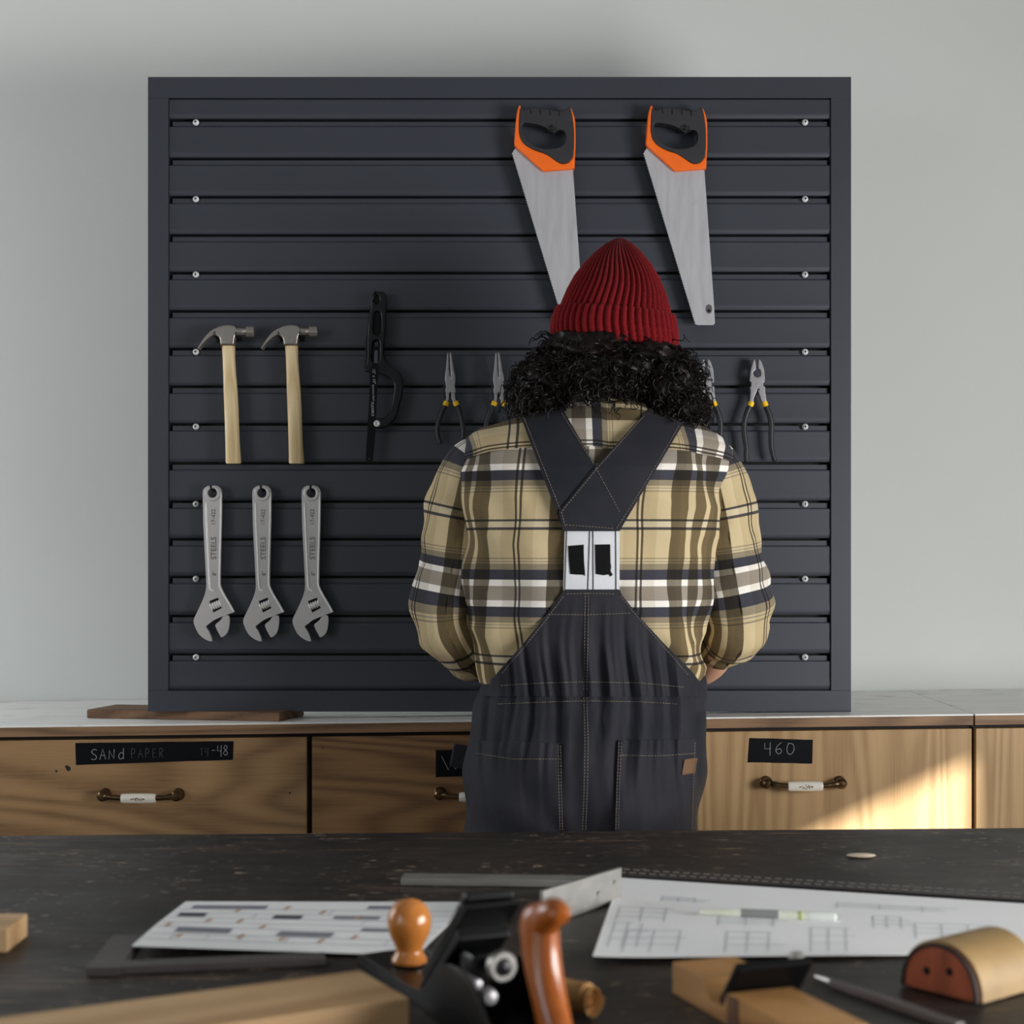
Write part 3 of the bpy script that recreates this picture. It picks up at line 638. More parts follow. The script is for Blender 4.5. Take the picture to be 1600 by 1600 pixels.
grips(ln, [(1092.5, 635), (1087, 648), (1083.5, 664), (1084.3, 682), (1087, 700), (1086.5, 714), (1087.5, 723)], [(1117.5, 635), (1123, 648), (1126, 664), (1125.5, 682), (1126.3, 700), (1129.5, 714), (1131.5, 721.5)], .0056, .0044, [(1095, 628), (1093, 635)], [(1114.8, 628), (1117.2, 635)])
repeat(ln, ['combination pliers with yellow collars nearest the right edge of the board'], [79.3], ND)
for s, lb in ((0, 'black wire hook in the combination pliers nearest the hair'), (79.3, 'black wire hook in the combination pliers nearest the right board edge')): hook(lb, (1103.6+s,), 612.5, .03, .0011, .003)

# hand saws
SD = 3.036
s = Tool('hand_saw', 'hand saw with orange handle, blade tip hidden behind the red beanie', 'saw', (850, 200), SD, 'hand saws on the tool board')
sh = lambda pts: [(760+x/4, 140+y/4) for x, y in pts]          # read off an enlarged detail
bl = sh([(165, 392), (172, 378), (200, 350), (540, 480), (545, 560), (600, 1330), (607, 1460), (596, 1472), (500, 1472)])
teeth = []
a0, a1 = np.array(sh([(488, 1468)])[0]), np.array(sh([(163, 395)])[0]); nT = 74
for i in range(nT):
    t0, t1 = i/nT, (i+.5)/nT
    p0 = a0+(a1-a0)*t0; p1 = a0+(a1-a0)*t1; nrm = np.array([-1.0, .3])*1.7
    teeth += [tuple(p0), tuple(p1+nrm)]
bl_loop = bl+teeth
bhole = [(760+(1388-819)/4+3*math.cos(-a)*.9, 140+1380/4+3*math.sin(-a)*.9) for a in np.linspace(0, 2*PI, 12, endpoint=False)]
obj('blade', solid([s.q(bl_loop), s.q(bhole)], .0016, .0002), M['blade_steel'], s.root, label='grey toothed blade', angle=20)
obj('hang_plate', solid([s.q([(760+(1388-819)/4+x, 140+1372/4+y) for x, y in catmull([(-4.5, -4), (0, -7.5), (4.5, -4), (4.5, 4), (0, 7.5), (-4.5, 4)], 3, True)]), s.q(bhole)], .0022, .0002), M['grey_steel'], s.root)
org_out = sh(catmull([(205, 104), (213, 108), (216, 140)], 2)+[(208, 200), (207, 270)]+catmull([(215, 310), (240, 345), (300, 385), (370, 408), (420, 440), (450, 462), (480, 470), (510, 462)], 3)+catmull([(535, 430), (545, 380), (545, 260), (540, 190), (520, 130), (520, 120), (528, 122)], 3)+catmull([(540, 150), (552, 230), (556, 330), (550, 500)], 3)+[(540, 503), (355, 517), (180, 362)]+catmull([(173, 340), (180, 240), (190, 150), (205, 104)], 3)[:-1])
obj('orange_shell', solid([s.q(org_out)], .020, .003, 2), M['orange'], s.root, label='orange plastic handle shell', angle=30)
blk = sh(catmull([(214, 128), (240, 140), (265, 126), (300, 124), (370, 130), (440, 142), (475, 142), (500, 128), (521, 120), (535, 170), (546, 260), (546, 380), (532, 440), (505, 466), (475, 470), (440, 458), (400, 430), (350, 402), (280, 378), (232, 345), (210, 300), (205, 250), (207, 180)], 3, True))
finger = sh(catmull([(228, 220), (280, 221), (340, 234), (380, 254), (415, 276), (440, 264), (470, 262), (494, 282), (494, 328), (468, 362), (412, 377), (350, 375), (292, 354), (247, 312), (225, 266)], 3, True))[::-1]
obj('black_grip', solid([s.q(blk), s.q(finger)], .024, .0016, 2), M['rubber'], s.root, label='black rubber grip with finger hole', angle=30)
barp = s.p3(sh(catmull([(222, 150), (262, 168), (330, 182), (400, 198), (450, 206), (490, 190), (512, 165)], 4)))
br_ = [float(v_[0]) for v_ in catmull([(.0065,), (.0092,), (.0105,), (.0112,), (.0125,), (.0105,), (.007,)], 4)]
obj('grip_bar', tube(barp, br_, 14, squash=1.0), M['rubber'], s.root)
rid = join(*[tube(s.p3(sh([(x, 130+(x-270)*.09), (x+2, 160+(x-270)*.09)]), -.0122), .0008, 6) for x in (275, 335, 395, 452)])
obj('grip_ridge', rid, M['black_deep'], s.root)
obj('etched_print', mv(join(mv(xf(text('TPI', .012), STAND), (880-850)*s.k, 0, (200-317)*s.k), mv(xf(text('i', .012), STAND), (879-850)*s.k, 0, (200-338)*s.k)), 0, -.00095, 0), M['grey_print'], s.root)
for c_ in (s.root,): pass
repeat(s, ['hand saw with orange handle and whole blade visible, right of the red beanie'], [205.3], SD)
for k, lb in ((0, 'black wire hook with curled end in the handle of the saw behind the beanie'), (205.3, 'black wire hook with curled end in the handle of the fully visible saw')):
    x0, z0 = bx(862+k), bz(203)
    root = thing('wire_hook', lb, 'hook', (x0, BD+.0034, z0), None, 'wire hooks on the tool board')
    obj('hook_plate', box(-.012, .012, -.0012, 0, -.005, .005, .0005), M['black_steel'], root)
    obj('prong', tube(catmull([(.0, -.0005, 0), (.0, -.030, .0), (-.001, -.042, -.002), (-.004, -.045, -.008), (.002, -.046, -.012), (.007, -.045, -.008), (.004, -.044, -.003)], 5), .0011, 6), M['black_steel'], root)

# ------------------------------------------------------------------ the person
PD = 2.70
def X_(px): return (px-800)/FPX*PD
def Z_(py): return EYE-(py-HOR)/FPX*PD
# rows: picture height, left, right, depth half, y centre of the trunk (the outer clothed surface)
TOR = np.array([
    (600, 885, 990, .055, 2.722), (622, 868, 1000, .062, 2.716), (640, 845, 1022, .070, 2.710), (654, 806, 1056, .078, 2.704), (668, 765, 1095, .087, 2.700), (686, 735, 1122, .098, 2.697), (706, 722, 1134, .108, 2.694),
    (735, 716, 1136, .118, 2.690), (780, 716, 1128, .126, 2.688), (840, 720, 1118, .128, 2.690), (900, 725, 1110, .126, 2.694), (960, 730, 1104, .122, 2.700), (1020, 742, 1100, .119, 2.704), (1060, 752, 1098, .118, 2.706), (1085, 757, 1096, .119, 2.705), (1110, 758, 1096, .12, 2.705)])
PAN = np.array([(1040, 766, 1090, .122, 2.704), (1062, 754, 1098, .124, 2.704), (1085, 748, 1098, .128, 2.703), (1105, 741, 1096, .134, 2.700), (1130, 736, 1100, .142, 2.696), (1160, 733, 1101, .148, 2.692), (1200, 730, 1096, .150, 2.690), (1240, 727, 1092, .148, 2.690), (1297, 723, 1090, .142, 2.694), (1360, 720, 1092, .132, 2.698), (1400, 722, 1090, .124, 2.70)])
def row(tab, z):
    py = HOR-(z-EYE)*FPX/PD; v = [np.interp(py, tab[:, 0], tab[:, i]) for i in range(1, 5)]
    return (X_(v[0])+X_(v[1]))/2, (X_(v[1])-X_(v[0]))/2, v[2], v[3]
NE = 2.35
def surf_y(tab, x, z):
    cx, w, dd, cy = row(tab, z); u = min(1, abs((x-cx)/w)); return cy-dd*(1-u**NE)**(1/NE)
def ring_pt(tab, th, z, off=0):
    cx, w, dd, cy = row(tab, z); s_, c_ = math.sin(th), math.cos(th)
    return (cx+(w+off)*np.sign(s_)*abs(s_)**(2/NE), cy-(dd+off)*np.sign(c_)*abs(c_)**(2/NE), z)
def hashn(a): return math.sin(a*12.9898)*43758.5453 % 1
# gathers at the waist, as a function of place
def gather(x, z):
    py = HOR-(z-EYE)*FPX/PD
    A = np.interp(py, [925, 990, 1030, 1066, 1095, 1120, 1165, 1215, 1290], [0, .0022, .0065, .0078, .0072, .0078, .0042, .0014, 0])
    u = x*1.0+.004*math.sin(z*31)+.003*math.sin(z*17+x*40)
    g = math.sin(2*PI*u/.037+.8*math.sin(u*55))+.55*math.sin(2*PI*u/.0225+1.9+z*9)+.3*math.sin(2*PI*u/.013)
    return A*g*.62
def bigfold(x, z):
    py = HOR-(z-EYE)*FPX/PD
    f = .0035*math.sin(x*33+z*26+1)*np.interp(py, [1110, 1200, 1300], [0, 1, 1])
    # drag lines fanning from the seat centre
    ang = math.atan2(z-Z_(1330), x-X_(917)); f += .003*math.sin(ang*13)*np.interp(py, [1080, 1160, 1300], [0, .8, .7])
    return f
def S(px, py, tab, off=0, folds=True):
    y = 2.58
    for _ in range(8):
        x = (px-800)/FPX*y; z = EYE-(py-HOR)/FPX*y
        y = surf_y(tab, x, z)-off
        if folds and tab is PAN: y -= gather(x, z)+bigfold(x, z)
        if folds and tab is TOR and off > .007:
            y -= gather(x, z)+.0065*min(1, max(0, (py-970)/60))
            if py > 1035: y = min(y, surf_y(PAN, x, z)-gather(x, z)-bigfold(x, z)-(off-.005))
    return (x, y, z)

# body: one continuous skinned figure
def skin_body():
    pts = {}; E = []; order = []
    def v(n, co, r, par=None):
        pts[n] = (len(order), co, r); order.append(n)
        if par: E.append((pts[par][0], pts[n][0]))
    def W3(px, py, d): return P(px, py, d)
    v('pelvis', (.122, 2.70, .90), .10)
    v('waist', (.123, 2.705, 1.00), .095, 'pelvis'); v('chest', (.125, 2.70, 1.18), .10, 'waist'); v('upper', (.125, 2.70, 1.32), .085, 'chest')
    v('neck', (.133, 2.725, 1.435), .05, 'upper'); v('nape', (.145, 2.75, 1.50), .052, 'neck'); v('skull', (.158, 2.765, 1.56), .078, 'nape'); v('crown', (.165, 2.77, 1.62), .07, 'skull'); v('top', (.167, 2.77, 1.66), .04, 'crown')
    v('brow', (.160, 2.82, 1.575), .052, 'skull'); v('jaw', (.152, 2.825, 1.505), .042, 'nape'); v('nose', (.160, 2.885, 1.545), .011, 'brow')
    for sgn, nm, el, wr in ((-1, 'l', (-.105, 2.715, 1.09), (.02, 2.90, 1.02)), (1, 'r', (.362, 2.715, 1.085), (.338, 2.86, .985))):
        shx = .125+sgn*.175
        v(nm+'sh', (shx, 2.70, 1.325), .058, 'upper'); v(nm+'el', el, .043, nm+'sh'); v(nm+'wr', wr, .026, nm+'el')
        d = Vector((-sgn*.9, .42, -.1)).normalized(); up = Vector((0, 0, 1)); sd = d.cross(up).normalized(); wv = Vector(wr)
        pal = wv+d*.05; v(nm+'palm', tuple(pal), .026, nm+'wr'); kn = wv+d*.085; 
        v(nm+'th1', tuple(wv+d*.035+up*.03), .011, nm+'palm'); v(nm+'th2', tuple(wv+d*.07+up*.045), .009, nm+'th1'); v(nm+'th3', tuple(wv+d*.092+up*.044), .0085, nm+'th2')
        for k, (h_, l_) in enumerate(((.024, .036), (.008, .041), (-.008, .038), (-.024, .03))):
            a = kn+up*h_; b = a+d*l_*.8+sd*.012*-sgn; c_ = b+d*l_*.4+sd*.03*-sgn
            v(f'{nm}f{k}a', tuple(a), .0095, nm+'palm'); v(f'{nm}f{k}b', tuple(b), .0085, f'{nm}f{k}a'); v(f'{nm}f{k}c', tuple(c_), .008, f'{nm}f{k}b')
        hx = .122+sgn*.095
        v(nm+'hip', (hx, 2.70, .82), .085, 'pelvis'); v(nm+'kn', (hx+sgn*.012, 2.71, .47), .057, nm+'hip'); v(nm+'an', (hx+sgn*.015, 2.69, .10), .04, nm+'kn'); v(nm+'toe', (hx+sgn*.03, 2.80, .05), .034, nm+'an')
    me = bpy.data.meshes.new('tmp'); me.from_pydata([pts[n][1] for n in order], E, [])
    ob = bpy.data.objects.new('tmp', me); COL.objects.link(ob)
    md = ob.modifiers.new('s', 'SKIN')
    for i, n in enumerate(order):
        r = pts[n][2]; me.skin_vertices[0].data[i].radius = (r, r)
    me.skin_vertices[0].data[0].use_root = True
    ob.modifiers.new('u', 'SUBSURF').levels = 2
    dg = bpy.context.evaluated_depsgraph_get(); m2 = bpy.data.meshes.new_from_object(ob.evaluated_get(dg)); bm = bmesh.new(); bm.from_mesh(m2); vf = from_bm(bm)
    bpy.data.objects.remove(ob); bpy.data.meshes.remove(me); bpy.data.meshes.remove(m2); return vf
PR = (.122, 2.70, 0)
person = obj('person', rel(skin_body(), PR), M['skin'], loc=PR, angle=180)
tag(person, 'person seen from behind in red beanie, plaid shirt and navy overalls', 'person')
for sx in (-.03, .03):
    obj('eye', rel(lathe([(.0001, -.011)]+[(.011*math.sin(a), -.011*math.cos(a)) for a in np.linspace(.3, PI-.3, 7)]+[(.0001, .011)], 12, 'Z', (.160+sx, 2.868, 1.57)), PR), M['eye'], person)

def with_uv(o, uvs):
    me = o.data; lay = me.uv_layers.new(name='UVMap')
    for l in me.loops: lay.data[l.index].uv = uvs[l.vertex_index]
# shirt trunk
def itp(*pts):
    ys = [p[0] for p in pts]; xs = [p[1] for p in pts]; return lambda y: float(np.interp(y, ys, xs))
bl_ = itp((921, 882), (930, 876), (965, 851), (1010, 814), (1050, 778), (1066, 766), (1088, 756)); br_ = itp((921, 968), (930, 972), (965, 1000), (1010, 1042), (1050, 1082), (1066, 1094), (1088, 1099))
def wrinkle(x, z):
    f = .0022*math.sin(x*46+z*21)+.0018*math.sin(x*-30+z*52+1.7)+.0012*math.sin(x*90+z*15)
    # folds falling from the left armhole and blousing over the waistband
    py = HOR-(z-EYE)*FPX/PD
    low = np.interp(py, [930, 1000, 1050], [0, 1, 1]); f += low*.0035*math.sin(x*58+math.sin(z*40))
    side = np.interp(abs(x-.125), [.10, .17], [0, 1]); f += side*.004*math.sin(z*44+x*70)
    # slanting creases from the armholes and bunching above the overalls
    n1 = mnoise.noise(Vector((x*9+z*5, z*14-x*6, 3.1))); n2 = mnoise.noise(Vector((x*22, z*16, 7.7)))
    f += (.0035+.006*low+.003*side)*(1-2.2*abs(n1))*.6+.0022*n2*(.5+low)
    px = 800+x*FPX/2.62; py2 = HOR-(z-EYE)*FPX/2.60
    if py2 > 915:                                    # pressed flat under the bib
        q_ = max(0, min(1, (min(px-bl_(py2), br_(py2)-px)+6)/14)); f = f*(1-q_)-.003*q_
    return f
NU, NV = 128, 92
zt_, zb_ = Z_(640), Z_(1066)
V = []; UV = []
for j in range(NV):
    z = zt_+(zb_-zt_)*j/(NV-1)
    arc = 0; prev = None
    ths = np.linspace(-PI, PI, NU+1); pts = [ring_pt(TOR, t, z) for t in ths]
    L_ = np.concatenate([[0], np.cumsum([math.dist(pts[i], pts[i+1]) for i in range(NU)])]); mid = L_[NU//2]
    for i in range(NU+1):
        x, y, zz = pts[i]; k_ = wrinkle(x, z); cxr = row(TOR, z)[0]
        n_ = Vector((x-cxr, (y-2.70)*1.6, 0)).normalized()
        V.append((x+n_.x*k_, y+n_.y*k_, zz))
        upx = 921+(L_[i]-mid)*FPX/2.60*.985
        UV.append(((upx-806)/187.0, (HOR-(z-EYE)*FPX/2.60-924.5-2)/213.0))
F = [(j*(NU+1)+i, j*(NU+1)+i+1, (j+1)*(NU+1)+i+1, (j+1)*(NU+1)+i) for j in range(NV-1) for i in range(NU)]
shirt = obj('shirt', rel((V, F), PR), M['plaid'], person, angle=180, label='tan, white and navy plaid flannel shirt'); with_uv(shirt, UV)
# yoke over the shoulders, its stripes turned a quarter
V = []; UV = []; NJ = 30
for j in range(NJ):
    for i in range(NU+1):
        th = -PI+2*PI*i/NU
        s_ = math.sin(th)
        zs = Z_(704+18*abs(s_)**3+ (3 if s_ > 0 else 0)); z = zs+(Z_(632)-zs)*(j/(NJ-1))
        x, y, zz = ring_pt(TOR, th, z, .0032); k_ = wrinkle(x, z)
        n_ = Vector((x-row(TOR, z)[0], (y-2.70)*1.6, 0)).normalized(); V.append((x+n_.x*k_, y+n_.y*k_, zz))
        L_ = (z-zs)*FPX/2.6*1.25
        UV.append(((8.5-L_)/187.0, ((x*FPX/2.62+800)-904)/204.5))
F = [(j*(NU+1)+i, j*(NU+1)+i+1, (j+1)*(NU+1)+i+1, (j+1)*(NU+1)+i) for j in range(NJ-1) for i in range(NU)]
yo = obj('yoke', rel((V, F), PR), M['plaid'], shirt, angle=180); with_uv(yo, UV)
# collar
V = []; UV = []
for j in range(10):
    for i in range(65):
        th = -PI+2*PI*i/64; t = j/9
        z = Z_(655-44*t+ (4*math.cos(th))); x, y, zz = (.142+(.079-.012*t)*math.sin(th), 2.712-(.082-.016*t)*math.cos(th)+.012*t, z)
        V.append((x, y, zz)); UV.append((t*.32-.22, ((x*FPX/2.62+800)-904)/204.5))
F = [(j*65+i, j*65+i+1, (j+1)*65+i+1, (j+1)*65+i) for j in range(9) for i in range(64)]
co = obj('collar', rel((V, F), PR), M['plaid'], shirt, angle=180); with_uv(co, UV)
# sleeves
def sleeve(pts, rads, phase, mirror):
    pth = [Vector(p) for p in catmull(pts, 10)]; rr = [float(r[0]) for r in catmull([(r,) for r in rads], 10)]
    n = len(pth); NS = 56; V = []; UV = []; L_ = 0
    up0 = Vector((0, -1, 0))
    for i, p in enumerate(pth):
        if i: L_ += (pth[i]-pth[i-1]).length
        t = (pth[min(n-1, i+1)]-pth[max(0, i-1)]).normalized()
        b = t.cross(up0).normalized(); nrm = b.cross(t).normalized(); up0 = nrm
        for k in range(NS+1):
            a = 2*PI*k/NS
            fold = 1+.07*(.5-abs(mnoise.noise(Vector((math.cos(a)*1.3+phase, math.sin(a)*1.3, L_*13)))*2))*(.4+L_*2)+.030*math.sin(a*2+L_*46)+.022*math.sin(a*3-L_*80+phase)+.018*math.sin(L_*120+a*1.5)
            bend = math.exp(-((L_-.30)/.06)**2); fold += bend*.05*math.sin(L_*150+2*math.cos(a))
            r = rr[i]*fold
            q_ = p+b*(r*math.sin(a)*mirror)+nrm*(r*math.cos(a)*1.0)
            V.append(tuple(q_)); UV.append(((rr[i]*(a-PI if False else (a if a < PI else a-2*PI))*990+phase*30)/187.0 + .0, (L_*990-212)/213.0))
    F = [(j*(NS+1)+i, j*(NS+1)+i+1, (j+1)*(NS+1)+i+1, (j+1)*(NS+1)+i) for j in range(n-1) for i in range(NS)]
    o = obj('sleeve', rel((V, F), PR), M['plaid'], shirt, angle=180)
    me = o.data; lay = me.uv_layers.new(name='UVMap'); ncol = NS+1
    for pol in me.polygons:
        seam = any(me.loops[l].vertex_index % ncol > NS*.5+.5 for l in pol.loop_indices)
        for l in pol.loop_indices:
            vi = me.loops[l].vertex_index; k = vi % ncol; i = vi//ncol; a = 2*PI*k/NS; a = a if not seam else a-2*PI
            lay.data[l].uv = ((.063*a*990+phase)/187.0, UV[vi][1])
    return o
sleeve([P(762, 712, 2.705), P(742, 735, 2.705), P(722, 800, 2.705), P(711, 880, 2.71), P(701, 950, 2.715), P(716, 992, 2.735), P(752, 1018, 2.80), P(790, 1030, 2.87)], [.035, .056, .060, .059, .061, .058, .052, .042], -65, 1)
sleeve([P(1092, 708, 2.705), P(1108, 735, 2.705), P(1126, 800, 2.705), P(1137, 880, 2.71), P(1149, 945, 2.715), P(1148, 975, 2.735), P(1133, 996, 2.79), P(1118, 1012, 2.83)], [.035, .056, .058, .060, .061, .058, .052, .043], 50, 1)

# overalls: trousers in one piece
NU2 = 200
rings = []
zs = np.linspace(Z_(1048), Z_(1395), 64)
for z in zs:
    ring = []
    for i in range(NU2):
        th = -PI+2*PI*i/NU2; x, y, zz = ring_pt(PAN, th, z)
        cx, w, dd, cy = row(PAN, z); n_ = Vector(((x-cx)/w/w, (y-cy)/dd/dd, 0)).normalized()
        sx_ = x+ (0 if y < cy else .5)
        k_ = gather(x, z)+bigfold(x, z)
        # centre-back seam dips between the seat halves
        py = HOR-(z-EYE)*FPX/PD
        if y < cy: k_ -= .008*math.exp(-((x-X_(917)*.965)/.022)**2)*np.interp(py, [1140, 1220, 1300], [0, .8, 1.2])
        ring.append((x+n_.x*k_, y+n_.y*k_, zz))
    rings.append(ring)
tr = loft(rings, False)
def leg(sgn):
    rs = []
    for z, cx, w, dd, cy in ((Z_(1385), .095, .105, .128, 2.70), (.62, .105, .098, .112, 2.70), (.5, .108, .088, .098, 2.70), (.3, .112, .083, .09, 2.695), (.12, .115, .082, .088, 2.69), (.045, .116, .084, .09, 2.69)):
        rs.append([(.118+sgn*cx+w*math.sin(a)*(1+.02*math.sin(5*a+z*40)), cy-dd*math.cos(a), z) for a in np.linspace(0, 2*PI, 40, endpoint=False)])
    return loft(rs, False)
overalls = obj('overalls', rel(join(tr, leg(-1), leg(1)), PR), M['canvas'], person, angle=180, label='dark navy canvas work overalls with light stitching')
def panel(fl, fr, py0, py1, nu, nv, tab, off, th=.002, jitter=0):
    """cloth panel lying on the surface between picture-measured edges fl(py) and fr(py)"""
    g = []
    for j in range(nv):
        py = py0+(py1-py0)*j/(nv-1) if not callable(py0) else None
        for i in range(nu):
            t = i/(nu-1)
            yy = py if py is not None else py0(t)+(py1(t)-py0(t))*j/(nv-1)
            g.append(S(fl(yy)+(fr(yy)-fl(yy))*t, yy, tab, off))
    n = len(g); V = g+[(x, y+th, z) for x, y, z in g]; F = []
    for j in range(nv-1):
        for i in range(nu-1):
            a = j*nu+i; F += [(a, a+1, a+nu+1, a+nu), (n+a, n+a+nu, n+a+nu+1, n+a+1)]
    for i in range(nu-1): F += [(i, n+i, n+i+1, i+1), ((nv-1)*nu+i, (nv-1)*nu+i+1, n+(nv-1)*nu+i+1, n+(nv-1)*nu+i)]
    for j in range(nv-1): F += [(j*nu, (j+1)*nu, n+(j+1)*nu, n+j*nu), (j*nu+nu-1, n+j*nu+nu-1, n+(j+1)*nu+nu-1, (j+1)*nu+nu-1)]
    return V, F
obj('bib', rel(panel(bl_, br_, 921, 1088, 130, 60, TOR, .0075, .003), PR), M['canvas'], overalls, angle=60, label='triangular gathered back bib')
obj('strap', rel(panel(itp((634, 804), (644, 811), (830, 880.5)), itp((634, 872), (644, 882), (729, 931), (800, 970), (830, 967)), 634, 830, 12, 50, TOR, .0100, .002), PR), M['canvas'], overalls, angle=60)
obj('strap', rel(panel(itp((640, 1015), (644, 1009), (729, 931), (800, 873), (830, 880)), itp((640, 1088), (663, 1067), (830, 968)), 640, 830, 12, 50, TOR, .0130, .002), PR), M['canvas'], overalls, angle=60)
obj('elastic_patch', rel(panel(itp((826, 882.5), (924, 880)), itp((826, 968), (924, 968)), 826, 924, 14, 14, TOR, .0066, .002), PR), M['webbing'], overalls, angle=60, label='white elastic webbing panel with black marks')
def onpatch(vf_list, name, mat, par, **k): return obj(name, rel(join(*vf_list), PR), M[mat], par, **k)
def surfline(pts, tab, off, r=.0006, step=3):
    pp = []
    for a, b in zip(pts[:-1], pts[1:]):
        m_ = max(2, int(math.dist(a, b)/step)); pp += [S(a[0]+(b[0]-a[0])*i/m_, a[1]+(b[1]-a[1])*i/m_, tab, off) for i in range(m_)]
    pp.append(S(*pts[-1], tab, off)); return pp
patch = [c_ for c_ in overalls.children if c_.name.startswith('elastic')][0]
EX = .0072
onpatch([tube(surfline([(x0_, 828), (x1_, 922)], TOR, EX, step=8), .0007, 6) for x0_, x1_ in ((885.5, 882.5), (921.5, 918.5), (926.5, 927), (962, 962.5))], 'stripe', 'tape', overalls)
for quad in ([(888, 853), (912, 851), (912.5, 875), (914, 895), (914, 900), (911, 898), (902, 898), (891, 897), (889, 875)], [(930, 851), (953.5, 850.5), (954, 880), (955, 885), (954, 892), (957.5, 898), (954, 901), (951, 897.5), (943, 899), (931, 897), (930.5, 875)]):
    c0 = np.mean(quad, axis=0); P3 = [S(a, b, TOR, EX+.0006) for a, b in catmull(quad, 1, True)]; C3 = S(c0[0], c0[1], TOR, EX+.0006); n = len(P3)
    V = P3+[C3]+[(x, y+.0012, z) for x, y, z in P3]; F = [(i, (i+1) % n, n) for i in range(n)]+[(i, n+1+i, n+1+(i+1) % n, (i+1) % n) for i in range(n)]
    obj('black_mark', rel((V, F), PR), M['black_deep'], overalls, smooth=False)
# pockets
pk1 = panel(itp((1150, 741), (1297, 731), (1340, 730)), itp((1150, 877), (1297, 879.5), (1340, 880)), lambda t: 1157+5*t, lambda t: 1335, 60, 40, PAN, .0050, .0025)
pk2 = panel(itp((1150, 966), (1297, 960.5), (1340, 960)), itp((1150, 1090), (1297, 1084), (1340, 1083)), lambda t: 1157-2*t, lambda t: 1335, 60, 40, PAN, .0050, .0025)
obj('back_pocket', rel(pk1, PR), M['canvas'], overalls, angle=60); obj('back_pocket', rel(pk2, PR), M['canvas'], overalls, angle=60)
obj('leather_tab', rel(join(panel(itp((1184, 1070), (1209, 1066)), itp((1184, 1089), (1209, 1085)), lambda t: 1187-3*t, lambda t: 1210-3*t, 6, 6, PAN, .0072, .002), *[tube(surfline(s_, PAN, .0078), .0011, 6) for s_ in ([(1070, 1187), (1066, 1210)], [(1066, 1210), (1085, 1207)], [(1089, 1184), (1085, 1207)])]), PR), M['leather_tab'], overalls, label='small tan leather tab')
obj('tool_loop', rel(xf(box(-.017, .017, -.006, .006, -.019, .019, .004), Matrix.Translation((X_(722), 2.69, Z_(1181))) @ rotm('Y', .2)), PR), M['canvas'], overalls)
# stitching: dashes along the seams
def dashes(pp, dash=.0030, gap=.0020, r=.00055):
    out = []; pp = [Vector(p) for p in pp]; d = 0; on = True; cur = [pp[0]]
    for a, b in zip(pp[:-1], pp[1:]):
        seg = (b-a).length; pos = 0
        while True:
            need = (dash if on else gap)-d
            if seg-pos < need: d += seg-pos; break
            pos += need; q_ = a+(b-a)*(pos/seg); d = 0
            if on: out.append(tube([cur[0], q_], r, 4))
            cur = [q_]; on = not on
    return join(*out) if out else ([], [])
PO, BO, RO, LO = .0022, .0084, .0087, .0055
seams = [dashes(surfline(s_, TOR, BO)) for s_ in ([(914.5, 926), (913.5, 1000), (912, 1080)], [(919.5, 926), (918.5, 1000), (917, 1080)], [(857, 960), (918, 960.5), (988, 958)], [(783, 1071), (850, 1067), (915, 1065.5), (1000, 1067), (1072, 1074)], [(886, 928), (926, 927), (964, 928)],
    [(880, 932), (858, 962), (820, 1010), (782, 1055)], [(970, 932), (995, 963), (1036, 1010), (1076, 1055)])]
seams += [dashes(surfline(s_, PAN, PO)) for s_ in ([(912, 1090), (914, 1160), (912.5, 1240), (910, 1299)], [(917, 1090), (919, 1160), (917.5, 1240), (915, 1299)], [(778, 1100), (850, 1097), (915, 1095), (1000, 1096.5), (1058, 1100)])]
seams += [dashes(surfline(s_, PAN, .0058)) for s_ in ([(745, 1177), (800, 1186), (875, 1186)], [(872, 1165), (873, 1230), (875, 1298)], [(876, 1165), (877, 1230), (879, 1298)], [(968, 1180), (1030, 1181), (1088, 1177)], [(967, 1160), (964, 1230), (962, 1298)], [(971, 1160), (968, 1230), (966, 1298)], [(1086, 1160), (1081, 1298)])]
seams += [dashes(surfline(s_, TOR, .0107)) for s_ in ([(816, 646), (876, 798)], [(878, 646), (929, 727)])]
seams += [dashes(surfline(s_, TOR, .0137)) for s_ in ([(1006, 650), (931, 734), (877, 800), (883, 822)], [(1061, 665), (1010, 752), (963, 826)], [(931, 731), (968, 800)], [(884, 820), (925, 823), (962, 826)])]
obj('stitching', rel(join(*seams), PR), M['thread'], overalls, kind='stuff', label='pale seam stitching')
for sgn in (-1, 1):
    bx_ = .118+sgn*.115
    rs = []
    for z, w_, y0, y1 in ((0, .048, 2.60, 2.865), (.012, .05, 2.598, 2.87), (.03, .05, 2.60, 2.868), (.06, .047, 2.605, 2.84), (.09, .045, 2.61, 2.78), (.14, .046, 2.615, 2.765), (.2, .048, 2.62, 2.76)):
        rs.append([(bx_+w_*math.sin(a), (y0+y1)/2-(y1-y0)/2*math.cos(a), z) for a in np.linspace(0, 2*PI, 24, endpoint=False)])
    obj('boot', rel(loft(rs), PR), M['boot'], person)

